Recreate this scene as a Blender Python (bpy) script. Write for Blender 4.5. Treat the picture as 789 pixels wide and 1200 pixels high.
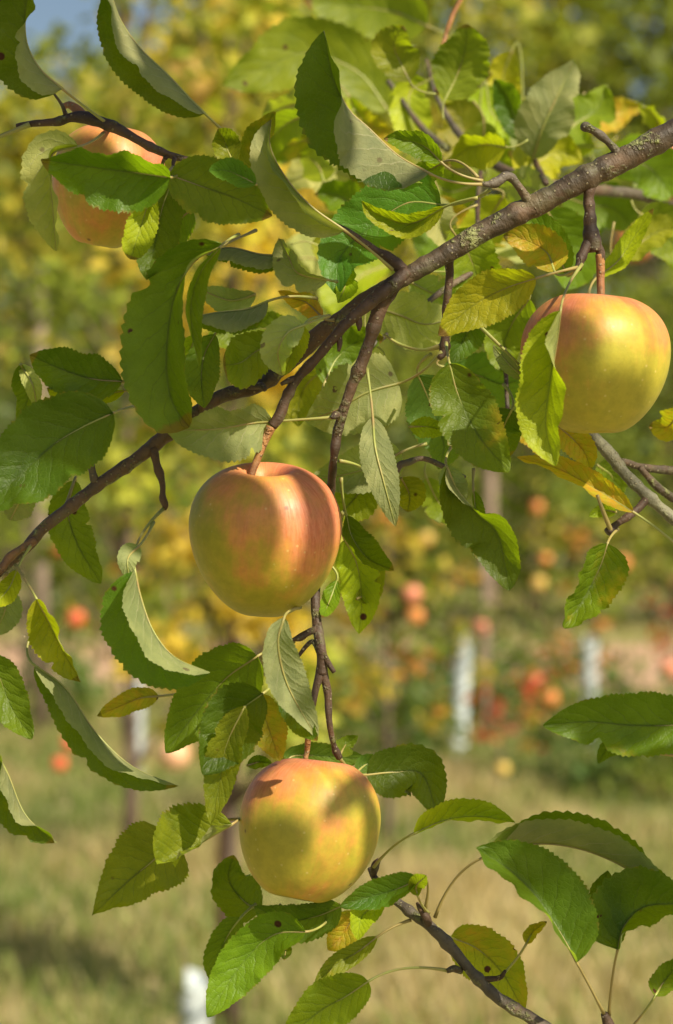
import bpy, math, random
from mathutils import Vector, noise
random.seed(7)
for o in list(bpy.data.objects): bpy.data.objects.remove(o)
sc = bpy.context.scene
C = bpy.context.scene.collection
R = math.radians

# ------------------------------------------------------------------ camera, sky, sun, exposure
FPX, CX, CY, HOR = 2823.0, 394.5, 600.0, 528.0
DF = 1.13                                   # metres to the plane of the fruit
PITCH = math.atan((CY - HOR) / FPX)
CAM = Vector((0, 0, 1.5))
FW = Vector((0, math.cos(PITCH), -math.sin(PITCH)))
UP = Vector((0, math.sin(PITCH), math.cos(PITCH)))
RT = Vector((1, 0, 0))
cd = bpy.data.cameras.new('camera'); cam = bpy.data.objects.new('camera', cd); C.objects.link(cam)
cam.location = CAM; cam.rotation_euler = (math.pi/2 - PITCH, 0, 0)
cd.sensor_fit = 'VERTICAL'; cd.sensor_height = 23.6; cd.lens = 23.6 * FPX / 1200
cd.clip_start = 0.05; cd.clip_end = 900
cd.dof.use_dof = True; cd.dof.focus_distance = DF; cd.dof.aperture_fstop = 6.2
sc.camera = cam
SUN = Vector((0.50, -0.56, 0.66)).normalized()          # towards the sun
w = bpy.data.worlds.new('World'); sc.world = w; w.use_nodes = True
nt = w.node_tree; bg = nt.nodes['Background']
sky = nt.nodes.new('ShaderNodeTexSky'); sky.sky_type = 'NISHITA'; sky.sun_disc = False
sky.sun_elevation = math.asin(SUN.z); sky.sun_rotation = math.atan2(SUN.x, SUN.y)
nt.links.new(sky.outputs[0], bg.inputs[0]); sky.dust_density = 1.6; sky.ozone_density = .7; sky.air_density = 1.0
bg.inputs[1].default_value = 0.055
sl = bpy.data.lights.new('sun', 'SUN'); sl.energy = 5.0; sl.angle = R(0.55); sl.color = (1, .89, .68)
so = bpy.data.objects.new('sun', sl); C.objects.link(so); so.location = (3, -4, 6)
so.rotation_euler = SUN.to_track_quat('Z', 'Y').to_euler()
sc.view_settings.view_transform = 'Standard'; sc.view_settings.look = 'None'
sc.view_settings.exposure = 0.66; sc.view_settings.gamma = 1; sc.view_settings.use_curve_mapping = False

def P(px, py, dep):
    return CAM + dep * (FW + (px - CX) / FPX * RT + (CY - py) / FPX * UP)

# ------------------------------------------------------------------ node helper
class NT:
    def __init__(s, name):
        s.m = bpy.data.materials.new(name); s.m.use_nodes = True
        s.t = s.m.node_tree; s.t.nodes.clear()
        s.out = s.t.nodes.new('ShaderNodeOutputMaterial')
    def n(s, typ, ins=None, **kw):
        nd = s.t.nodes.new('ShaderNode' + typ)
        for k, v in kw.items(): setattr(nd, k, v)
        for k, v in (ins or {}).items():
            sock = nd.inputs[k]
            if hasattr(v, 'is_output') or isinstance(v, bpy.types.NodeSocket): s.t.links.new(v, sock)
            else: sock.default_value = v
        return nd
    def math(s, op, a, b=0.0, c=0.0, clamp=False):
        nd = s.n('Math', {0: a, 1: b, 2: c}, operation=op); nd.use_clamp = clamp; return nd.outputs[0]
    def mix(s, f, a, b, mode='MIX'):
        nd = s.n('Mix', data_type='RGBA', blend_type=mode)
        for i, v in ((0, f), (6, a), (7, b)):
            if isinstance(v, bpy.types.NodeSocket): s.t.links.new(v, nd.inputs[i])
            else: nd.inputs[i].default_value = v if i == 0 else (*v, 1)[:4]
        return nd.outputs[2]
    def noise(s, vec, scale, detail=3, rough=.5, out=0, dim='3D', w=None):
        nd = s.n('TexNoise', {'Scale': scale, 'Detail': detail, 'Roughness': rough}, noise_dimensions=dim)
        if vec is not None: s.t.links.new(vec, nd.inputs['Vector'])
        if w is not None: s.t.links.new(w, nd.inputs['W'])
        return nd.outputs[out]
    def ramp(s, v, lo, hi, a=0.0, b=1.0):
        nd = s.n('MapRange', {0: v, 1: lo, 2: hi, 3: a, 4: b}); nd.interpolation_type = 'SMOOTHSTEP'; return nd.outputs[0]
    def bump(s, h, strength=.3, dist=.001, normal=None):
        d = {'Height': h, 'Strength': strength, 'Distance': dist}
        if normal is not None: d['Normal'] = normal
        return s.n('Bump', d).outputs[0]
    def end(s, sh): s.t.links.new(sh, s.out.inputs[0]); return s.m

def leaf_material():
    """two-sided living leaf; object colour gives the blade colour, its alpha how far it has yellowed"""
    T = NT('apple_leaf')
    uv = T.n('UVMap').outputs[0]; sep = T.n('SeparateXYZ', {0: uv})
    oi = T.n('ObjectInfo'); geo = T.n('NewGeometry'); tc = T.n('TexCoord').outputs['Object']
    s_ = T.math('MULTIPLY', T.math('ABSOLUTE', T.math('SUBTRACT', sep.outputs[0], .5)), 2)
    side = T.math('MULTIPLY', T.math('GREATER_THAN', sep.outputs[0], .5), .5)
    wig = T.noise(uv, 7, 2, dim='4D', w=T.math('MULTIPLY', oi.outputs['Random'], 30))
    q = T.math('SUBTRACT', sep.outputs[1], T.math('MULTIPLY', T.math('POWER', s_, .85), .23))
    q = T.math('ADD', T.math('MULTIPLY', q, 9.0), side)
    q = T.math('ADD', q, T.math('MULTIPLY', wig, .8))
    fr = T.math('ABSOLUTE', T.math('SUBTRACT', T.math('FRACT', q), .5))
    vein = T.math('MULTIPLY', T.ramp(fr, .055, .008), T.ramp(s_, .95, .35))
    mid = T.ramp(s_, .05, .015)
    veins = T.math('MAXIMUM', vein, mid)
    pil = T.math('SUBTRACT', 1, T.ramp(fr, .30, 0.0))
    vo = T.n('TexVoronoi', {'Vector': tc, 'Scale': 420.0}, feature='DISTANCE_TO_EDGE').outputs[0]
    net = T.ramp(vo, .0, .12)
    n1 = T.noise(tc, 70, 4, .6, dim='4D', w=T.math('MULTIPLY', oi.outputs['Random'], 30))
    n2 = T.noise(tc, 260, 3, .6)
    # colour of the upper face
    base = T.mix(T.ramp(n1, .3, .72), (.78, .80, .8), (1.30, 1.2, 1.15))
    top = T.mix(1.0, oi.outputs['Color'], base, 'MULTIPLY')
    top = T.mix(T.math('MULTIPLY', veins, .22), top, (.20, .27, .05))
    top = T.mix(T.math('MULTIPLY', T.ramp(net, 1, 0), .14), top, (.14, .22, .04))
    # yellowing in patches
    ye = T.ramp(T.math('ADD', T.noise(tc, 38, 4, .6, dim='4D', w=T.math('MULTIPLY', oi.outputs['Random'], 55)), T.math('MULTIPLY', oi.outputs['Alpha'], .55)), .62, .86)
    ye = T.math('MULTIPLY', ye, T.math('GREATER_THAN', oi.outputs['Alpha'], .02))
    yc = T.mix(T.ramp(n2, .35, .7), (.42, .34, .025), (.52, .28, .03))
    top = T.mix(ye, top, yc)
    # brown specks, each its own clear edge
    v2 = T.n('TexVoronoi', {'Vector': tc, 'Scale': 150.0, 'W': T.math('MULTIPLY', oi.outputs['Random'], 90)}, voronoi_dimensions='4D')
    rnd = T.n('SeparateColor', {0: v2.outputs['Color']}).outputs[0]
    lim = T.math('SUBTRACT', .985, T.math('MULTIPLY', T.math('MAXIMUM', T.math('SUBTRACT', n1, .48), 0), .9))
    spot = T.math('MULTIPLY', T.math('GREATER_THAN', rnd, lim), T.ramp(v2.outputs['Distance'], .34, .22))
    edge = T.math('MULTIPLY', T.ramp(s_, .93, 1.0), T.ramp(n2, .5, .62))
    top = T.mix(T.math('MULTIPLY', edge, .6), top, (.24, .15, .03))
    top = T.mix(spot, top, (.09, .035, .012))
    # underside: paler, greyer, felted
    tipb = T.math('MULTIPLY', T.ramp(T.math('ADD', sep.outputs[1], T.math('MULTIPLY', n1, .12)), .985, 1.01), T.math('GREATER_THAN', oi.outputs['Random'], .45))
    top = T.mix(tipb, top, (.16, .08, .02))
    und = T.mix(.62, oi.outputs['Color'], (.42, .43, .22))
    und = T.mix(1.0, und, base, 'MULTIPLY')
    und = T.mix(T.math('MULTIPLY', veins, .6), und, (.54, .53, .29))
    und = T.mix(T.math('MULTIPLY', ye, .7), und, (.50, .40, .08))
    und = T.mix(T.math('MULTIPLY', spot, .5), und, (.10, .05, .02))
    col = T.mix(geo.outputs['Backfacing'], top, und)
    h = T.math('SUBTRACT', T.math('MULTIPLY', pil, .30), T.math('MULTIPLY', veins, .22))
    h = T.math('ADD', h, T.math('MULTIPLY', net, .16))
    h = T.math('ADD', h, T.math('MULTIPLY', n2, .35))
    nb = T.bump(h, .5, .0011)
    ro = T.math('ADD', T.math('MULTIPLY', geo.outputs['Backfacing'], .28), T.math('ADD', .36, T.math('MULTIPLY', n1, .2)))
    pr = T.n('BsdfPrincipled', {'Base Color': col, 'Roughness': ro, 'Normal': nb, 'Specular IOR Level': .30})
    trc = T.mix(1.0, T.mix(.5, top, (.26, .36, .012)), (1.9, 2.0, .5), 'MULTIPLY')
    trc = T.mix(spot, trc, (.06, .02, .01))
    trc = T.mix(T.math('MULTIPLY', veins, .5), trc, (.12, .18, .02))
    tr = T.n('BsdfTranslucent', {'Color': trc, 'Normal': nb})
    ms = T.n('MixShader', {0: .45, 1: pr.outputs[0], 2: tr.outputs[0]})
    return T.end(ms.outputs[0])

def stalk_material():
    T = NT('leaf_stalk'); oi = T.n('ObjectInfo')
    n = T.noise(T.n('TexCoord').outputs['Object'], 90, 2)
    c = T.mix(T.ramp(n, .4, .75), (.30, .33, .08), (.36, .26, .10))
    c = T.mix(T.ramp(oi.outputs['Random'], .55, .95), c, (.30, .24, .08))
    return T.end(T.n('BsdfPrincipled', {'Base Color': c, 'Roughness': .5, 'Subsurface Weight': .1, 'Subsurface Radius': (.002, .002, .0005)}).outputs[0])

def bark_material(name, c1, c2, lichen=.5, red=0.0):
    T = NT(name); tc = T.n('TexCoord').outputs['Object']
    n1 = T.noise(tc, 55, 5, .6); n2 = T.noise(tc, 300, 4, .6); n3 = T.noise(tc, 24, 4, .6)
    uv = T.n('UVMap').outputs[0]
    mp = T.n('Mapping', {0: uv, 3: (1.0, 1.0, 1.0)}).outputs[0]
    ring = T.noise(mp, 9, 4, .65)                       # u is stretched: cross rings
    c = T.mix(T.ramp(n1, .3, .7), c1, c2)
    c = T.mix(T.math('MULTIPLY', T.ramp(ring, .55, .72), .35), c, (.045, .030, .022))
    c = T.mix(T.math('MULTIPLY', T.ramp(n3, .50, .60), .6), c, (.15, .085, .045))
    c = T.mix(T.math('MULTIPLY', T.ramp(n2, .56, .62), .35), c, (.05, .035, .025))
    # lenticels, lichen
    v = T.n('TexVoronoi', {'Vector': tc, 'Scale': 460.0}); rr = T.n('SeparateColor', {0: v.outputs['Color']}).outputs[0]
    len_ = T.math('MULTIPLY', T.math('GREATER_THAN', rr, .72), T.ramp(v.outputs['Distance'], .34, .2))
    c = T.mix(T.math('MULTIPLY', len_, .6), c, (.34, .29, .17))
    c = T.mix(T.math('MULTIPLY', T.ramp(T.noise(tc, 75, 4, .6), .55, .62), .35), c, (.13, .13, .06))
    li = T.math('MULTIPLY', T.ramp(T.noise(tc, 42, 5, .7), .55, .63), T.ramp(n2, .35, .6))
    c = T.mix(T.math('MULTIPLY', li, lichen), c, (.26, .28, .10))
    h = T.math('ADD', T.math('MULTIPLY', n2, .5), T.math('MULTIPLY', len_, .45))
    h = T.math('ADD', h, T.math('ADD', T.math('MULTIPLY', ring, .28), T.math('MULTIPLY', li, .7)))
    nb = T.bump(h, 1.0, .0016)
    return T.end(T.n('BsdfPrincipled', {'Base Color': c, 'Roughness': T.math('ADD', .42, T.math('MULTIPLY', n1, .35)), 'Normal': nb, 'Specular IOR Level': .5}).outputs[0])

def apple_material():
    """object colour: red = amount of blush; green = how yellow the ground colour is"""
    T = NT('apple_skin'); tc = T.n('TexCoord').outputs['Object']; oi = T.n('ObjectInfo')
    sc_ = T.n('SeparateColor', {0: oi.outputs['Color']})
    sp = T.n('SeparateXYZ', {0: tc})
    az = T.math('ARCTAN2', sp.outputs[1], sp.outputs[0])
    cvec = T.n('CombineXYZ', {0: T.math('SINE', az), 1: T.math('COSINE', az), 2: T.math('MULTIPLY', sp.outputs[2], 4.0)}).outputs[0]
    streak = T.noise(cvec, 16, 6, .65)
    fine = T.noise(cvec, 30, 4, .7)
    big = T.noise(tc, 16, 4, .6)
    z = T.math('MULTIPLY', sp.outputs[2], 1 / .0375)
    x = T.math('MULTIPLY', sp.outputs[0], 1 / .0375)
    g = T.mix(T.ramp(big, .3, .7), (.31, .28, .014), (.41, .36, .028))
    g = T.mix(T.math('MULTIPLY', T.ramp(z, -.2, -1.0), .5), g, (.31, .28, .02))
    g = T.mix(T.math('MULTIPLY', sc_.outputs[1], .5), g, (.48, .42, .055))
    f = T.math('ADD', T.math('MULTIPLY', z, .46), T.math('MULTIPLY', x, .12))
    f = T.math('ADD', f, T.math('MULTIPLY', T.math('SUBTRACT', big, .5), 2.3))
    f = T.math('ADD', f, T.math('MULTIPLY', T.math('SUBTRACT', streak, .5), .30))
    f = T.math('ADD', f, T.math('SUBTRACT', T.math('MULTIPLY', sc_.outputs[0], 1.0), .5))
    bl = T.ramp(f, -.10, .95)
    red = T.mix(T.ramp(fine, .35, .7), (.64, .21, .125), (.50, .115, .06))
    org = T.mix(T.ramp(bl, 0, .55), g, (.57, .29, .05))
    c = T.mix(T.math('MULTIPLY', T.ramp(bl, .25, 1.0), .85), org, red)
    # pale lenticels and a few dark marks
    v = T.n('TexVoronoi', {'Vector': tc, 'Scale': 210.0}); rr = T.n('SeparateColor', {0: v.outputs['Color']}).outputs[0]
    dots = T.math('MULTIPLY', T.math('GREATER_THAN', rr, .45), T.ramp(v.outputs['Distance'], .17, .07))
    c = T.mix(T.math('MULTIPLY', dots, .35), c, (.70, .60, .25))
    v2 = T.n('TexVoronoi', {'Vector': tc, 'Scale': 85.0}); r2 = T.n('SeparateColor', {0: v2.outputs['Color']}).outputs[0]
    dk = T.math('MULTIPLY', T.math('GREATER_THAN', r2, .93), T.ramp(v2.outputs['Distance'], .13, .05))
    c = T.mix(T.math('MULTIPLY', dk, .75), c, (.10, .05, .02))
    mot = T.noise(tc, 170, 5, .7)
    c = T.mix(T.ramp(mot, .35, .65), T.mix(1.0, c, (.90, .92, .92), 'MULTIPLY'), T.mix(1.0, c, (1.08, 1.06, 1.07), 'MULTIPLY'))
    scf = T.math('MULTIPLY', T.ramp(T.noise(tc, 34, 6, .75), .68, .73), .3)
    c = T.mix(scf, c, (.30, .20, .07))
    # russet inside the stalk hollow
    rad = T.math('SQRT', T.math('ADD', T.math('POWER', sp.outputs[0], 2), T.math('POWER', sp.outputs[1], 2)))
    rus = T.math('MULTIPLY', T.ramp(T.math('ADD', rad, T.math('MULTIPLY', fine, .006)), .013, .006), T.ramp(z, 0, .2))
    c = T.mix(T.math('MULTIPLY', rus, .65), c, (.24, .22, .05))
    nb = T.bump(T.math('ADD', T.noise(tc, 60, 3, .5), T.math('MULTIPLY', T.noise(tc, 500, 3), .14)), .35, .0014)
    return T.end(T.n('BsdfPrincipled', {'Base Color': c, 'Roughness': T.math('ADD', .36, T.math('MULTIPLY', fine, .26)), 'Normal': nb, 'Specular IOR Level': .42,
        'Subsurface Weight': .12, 'Subsurface Radius': (.006, .003, .001), 'Subsurface Scale': 1.0}).outputs[0])

def plain(name, col, rough=.8, var=.35, scale=20.0, trans=0.0):
    T = NT(name); tc = T.n('TexCoord').outputs['Object']
    n = T.noise(tc, scale, 4, .6)
    c = T.mix(T.ramp(n, .3, .7), tuple(v * (1 - var) for v in col), tuple(v * (1 + var) for v in col))
    sh = T.n('BsdfPrincipled', {'Base Color': c, 'Roughness': rough, 'Normal': T.bump(n, .3, .01)}).outputs[0]
    return T.end(sh)

def foliage_material():
    """leaf colour comes from the per-leaf colour attribute"""
    T = NT('tree_foliage'); at = T.n('VertexColor', layer_name='tint').outputs[0]
    pr = T.n('BsdfPrincipled', {'Base Color': at, 'Roughness': .5, 'Specular IOR Level': .35})
    tr = T.n('BsdfTranslucent', {'Color': T.mix(1.0, at, (1.7, 1.7, .9), 'MULTIPLY')})
    return T.end(T.n('MixShader', {0: .38, 1: pr.outputs[0], 2: tr.outputs[0]}).outputs[0])

M_LEAF = leaf_material(); M_STALK = stalk_material()
M_BARK = bark_material('apple_bark', (.034, .024, .014), (.098, .066, .036), .95)
M_TWIG = bark_material('twig_bark', (.034, .020, .012), (.092, .050, .026), .4)
M_GREY = bark_material('grey_twig_bark', (.050, .040, .028), (.120, .098, .070), .9)
M_LICH = bark_material('lichen_bark', (.10, .095, .055), (.24, .23, .14), .9)
M_FRUITSTALK = bark_material('fruit_stalk_bark', (.24, .09, .03), (.38, .19, .06), 0)
M_APPLE = apple_material(); M_CALYX = plain('calyx_brown', (.07, .045, .025))
M_FOL = foliage_material(); M_TRUNK = plain('trunk_bark', (.12, .085, .06), .9, .4, 12)

# ------------------------------------------------------------------ mesh helpers
def mesh_obj(name, verts, faces, mat, parent=None, uvs=None, smooth=True, tints=None):
    me = bpy.data.meshes.new(name); me.from_pydata(verts, [], faces)
    if uvs:
        ul = me.uv_layers.new(name='UVMap')
        for l in me.loops: ul.data[l.index].uv = uvs[l.vertex_index]
    if tints:
        ca = me.color_attributes.new('tint', 'FLOAT_COLOR', 'POINT')
        flat = []
        for t in tints: flat += [t[0], t[1], t[2], 1]
        ca.data.foreach_set('color', flat)
    me.materials.append(mat)
    if smooth: me.polygons.foreach_set('use_smooth', [True] * len(me.polygons))
    me.update()
    o = bpy.data.objects.new(name, me); C.objects.link(o)
    if parent:
        o.parent = parent; o.matrix_parent_inverse = parent.matrix_basis.inverted()
    return o
def thing(name, label, cat, loc, group=None):
    o = bpy.data.objects.new(name, None); C.objects.link(o); o.location = loc; o.empty_display_size = .02
    return tag(o, label, cat, group)
def tag(o, label=None, cat=None, group=None, kind=None):
    if label: o['label'] = label
    if cat: o['category'] = cat
    if group: o['group'] = group
    if kind: o['kind'] = kind
    return o
def spline(pts, n):
    """Catmull-Rom through tuples of any length, n+1 samples, even in chord length"""
    pts = [tuple(p) for p in pts]
    if len(pts) == 2: pts = [pts[0], tuple((a + b) / 2 for a, b in zip(*pts)), pts[1]]
    k = len(pts[0]); cum = [0]
    for a, b in zip(pts, pts[1:]): cum.append(cum[-1] + max(1e-9, math.dist(a[:3], b[:3])))
    ext = [tuple(2 * a - b for a, b in zip(pts[0], pts[1]))] + pts + [tuple(2 * a - b for a, b in zip(pts[-1], pts[-2]))]
    out = []
    for i in range(n + 1):
        s = cum[-1] * i / n; j = 0
        while j < len(cum) - 2 and s > cum[j + 1]: j += 1
        u = (s - cum[j]) / (cum[j + 1] - cum[j]); p0, p1, p2, p3 = ext[j:j + 4]
        out.append(tuple(.5 * (2 * p1[c] + (p2[c] - p0[c]) * u + (2 * p0[c] - 5 * p1[c] + 4 * p2[c] - p3[c]) * u * u + (3 * p1[c] - p0[c] - 3 * p2[c] + p3[c]) * u ** 3) for c in range(k)))
    return out
def tube_geo(path, seg=10, lump=0.0, seed=0, cap=True, V=None, F=None, UV=None):
    """path: [(x,y,z,r)] in world space"""
    V = [] if V is None else V; F = [] if F is None else F; UV = [] if UV is None else UV
    b0 = len(V); n = len(path); L = 0
    ref = Vector((.3, .2, .9)).normalized(); N = None
    for i, (x, y, z, r) in enumerate(path):
        p = Vector((x, y, z)); q0 = Vector(path[max(0, i - 1)][:3]); q1 = Vector(path[min(n - 1, i + 1)][:3])
        t = (q1 - q0).normalized()
        if N is None: N = t.cross(ref).normalized()
        N = (N - t * N.dot(t)).normalized(); B = t.cross(N)
        if i: L += (p - Vector(path[i - 1][:3])).length
        for k in range(seg):
            a = 2 * math.pi * k / seg; dr = Vector((0, 0, 0)) + N * math.cos(a) + B * math.sin(a)
            rr = r
            if lump: rr = r * (1 + lump * noise.noise((p + dr * r) * 90 + Vector((seed, 0, 0))) + lump * .7 * noise.noise((p + dr * r) * 260))
            V.append(tuple(p + dr * rr)); UV.append((L * 90, k / seg * .6))
    for i in range(n - 1):
        for k in range(seg):
            a, b = b0 + i * seg + k, b0 + i * seg + (k + 1) % seg
            F.append((a, b, b + seg, a + seg))
    if cap:
        F.append(tuple(b0 + k for k in range(seg))[::-1]); F.append(tuple(b0 + (n - 1) * seg + k for k in range(seg)))
    return V, F, UV

def px_path(pts, n):
    """[(px,py,d,r_px)] -> world path; d is metres behind the focus plane"""
    w_ = [(*P(x, y, DF + d), r * (DF + d) / FPX) for x, y, d, r in pts]
    return spline(w_, n)
def wood(name, parent, pts, mat=M_BARK, seg=14, lump=.16, nodes=(), n=None, label=None):
    L = sum(math.dist(a[:2], b[:2]) for a, b in zip(pts, pts[1:]))
    path = px_path(pts, n or max(8, int(L / 2.6)))
    m = len(path) - 1; out = []
    for i, (x, y, z, r) in enumerate(path):
        t = i / m; k = 1.0
        for (tn, amp) in nodes: k += amp * math.exp(-((t - tn) * L / 5.0) ** 2)
        k += .05 * noise.noise(Vector((t * L * .09, len(pts) * 3.1, pts[0][0]))) * 2
        out.append((x, y, z, r * k))
    V, F, UV = tube_geo(out, seg, lump, seed=pts[0][0] % 17)
    o = mesh_obj(name, V, F, mat, parent, UV)
    if label: o['label'] = label
    return o

# ------------------------------------------------------------------ leaves
GREEN = (.090, .146, .008); DARK = (.040, .076, .006); BLUE = (.066, .120, .018); LIME = (.28, .33, .012)
OLIVE = (.150, .165, .011); YEL = (.44, .32, .02); ORA = (.52, .19, .02); MID = (.140, .200, .010)
def interp(v, t):
    if not isinstance(v, (tuple, list)): return v
    s = t * (len(v) - 1); i = min(int(s), len(v) - 2); return v[i] + (v[i + 1] - v[i]) * (s - i)
def leaf(parent, pts, W, a=15, b=15, col=GREEN, d=0.0, ds=None, under=False, pet=None, curl=22, yel=0.0, wave=1.0, pr=1.0,
         p1=.62, p2=.80, label=None, res=1.0, twist=0):
    """pts: midrib on the picture from stalk end to tip; W: real half-width in px; a / b: how far the left / right half
    (seen walking from base to tip) is turned towards the camera, in degrees (past 90 it folds over the other half)"""
    rnd = random.Random(int(pts[0][0] * 31 + pts[0][1] * 17 + pts[-1][0]))
    if ds is None: ds = rnd.uniform(-.018, .018)
    k = len(pts)
    L = sum(math.dist(p, q) for p, q in zip(pts, pts[1:]))
    bow = rnd.uniform(.004, .010) * (1 if under else -1)      # tips droop off the plane
    cps = []
    for i, p in enumerate(pts):
        t = i / (k - 1); dd = p[2] if len(p) > 2 else d + ds * t + bow * 4 * t * (1 - t) * -1
        cps.append((p[0], p[1], dd))
    nv = int((69 if L > 60 else 45) * res); nu = 7 if res >= 1 else 4
    mid = spline([(x, y, dd * FPX / DF) for x, y, dd in cps], nv)
    col = tuple(max(.003, c * rnd.uniform(.85, 1.18)) for c in col)
    V, UV, F = [], [], []; ph = rnd.uniform(0, 6.28); ph2 = rnd.uniform(0, 6.28); kw = rnd.uniform(2.2, 3.6)
    teeth = max(12, int(L / 5.2)); norm = 1 / ((p1 / (p1 + p2)) ** p1 * (p2 / (p1 + p2)) ** p2)
    sgn = -1 if under else 1
    bite = (rnd.uniform(.3, .85), rnd.uniform(.15, .40), rnd.uniform(.012, .04), rnd.choice((-1, 1))) if rnd.random() < .45 else None
    for i in range(nv + 1):
        t = i / nv; x, y, z = mid[i]
        q0, q1 = mid[max(0, i - 1)], mid[min(nv, i + 1)]
        tx, ty = q1[0] - q0[0], q1[1] - q0[1]; tl = math.hypot(tx, ty) or 1; nx, ny = ty / tl, -tx / tl
        f = norm * max(t, 0) ** p1 * max(1 - t, 0) ** p2 + .012
        f *= 1 + .05 * noise.noise(Vector((t * 5, ph, 0)))
        for side in (-1, 1):
            th0 = interp(a if side > 0 else b, t) + twist * (t - .5) * side + 16 * noise.noise(Vector((t * 3.1, ph + side * 2, 4)))
            cx = cz = 0.0; prev = 0.0
            saw = (t * teeth + (0 if side > 0 else .4)) % 1.0
            amp = 1 + rnd.uniform(-.012, .012)
            for j in range(0, nu + 1):
                s = j / nu
                if j:
                    th = R(th0 + sgn * curl * (s - .2)); st = s - prev
                    cx += st * math.cos(th); cz += st * math.sin(th); prev = s
                edge = 1 + (.105 * saw * (1 if j == nu else 0)) * (1 if .06 < t < .95 else 0)
                wv = wave * (.10 * math.sin(kw * 6.28 * t + ph + side) + .05 * math.sin(2.3 * kw * 6.28 * t + ph2 * side)) * s * s * W * .55 * min(1, 3 * t)
                wp = W * f * amp * edge * (1 - (bite[1] * math.exp(-((t - bite[0]) / bite[2]) ** 2) if bite and side == bite[3] else 0))
                X = x + nx * side * cx * wp; Y = y + ny * side * cx * wp
                Z = z - (cz * wp) - wv * math.cos(R(th0))
                Z += W * .09 * s * noise.noise(Vector((t * 4.5 + ph * 3, s * side * 1.6, ph2)))
                X += nx * side * -wv * math.sin(R(th0)); Y += ny * side * -wv * math.sin(R(th0))
                if side == -1 and j == 0: continue
                V.append((X, Y, Z)); UV.append((.5 + .5 * s * side, t))
    per = 2 * nu + 1
    def idx(i, u):           # u from -nu .. nu
        return i * per + ((-u - 1) if u < 0 else nu + u)
    VW = [tuple(P(x, y, DF + z * DF / FPX)) for x, y, z in V]
    for i in range(nv):
        for u in range(-nu, nu):
            q = (idx(i, u), idx(i + 1, u), idx(i + 1, u + 1), idx(i, u + 1))
            F.append(q if not under else q[::-1])
    o = mesh_obj('leaf', VW, F, M_LEAF, parent, UV); o.color = (*col, yel)
    if label: o['label'] = label
    # stalk running on as the midrib
    path = []
    b0 = mid[0]
    if pet:
        pd = (pet[2] if len(pet) > 2 else cps[0][2] + rnd.uniform(0, .01)) * FPX / DF
        dx, dy = b0[0] - pet[0], b0[1] - pet[1]
        q1 = mid[2]; ex, ey = q1[0] - b0[0], q1[1] - b0[1]; el = math.hypot(ex, ey) or 1; ll = math.hypot(dx, dy)
        c1 = (b0[0] - ex / el * ll * .45, b0[1] - ey / el * ll * .45, (b0[2] + pd) / 2)
        for i in range(10):
            t = i / 10
            path.append(tuple((1 - t) ** 2 * p + 2 * t * (1 - t) * c + t * t * e for p, c, e in zip((pet[0], pet[1], pd), c1, b0)) + ((2.4 - 0.9 * min(1, t * 3) + .3 * (t > .9)) * pr,))
    off = 1.1 * (-1 if under else 1)
    for i in range(0, nv + 1, 3):
        t = i / nv; x, y, z = mid[i]; path.append((x, y, z + off, 1.5 * (1 - t) + .25))
    wp = [(*P(x, y, DF + z * DF / FPX), r * (DF + z * DF / FPX) / FPX) for x, y, z, r in path]
    V2, F2, U2 = tube_geo(wp, 7)
    mesh_obj('leaf_stalk', V2, F2, M_STALK, o, U2)
    return o

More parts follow.
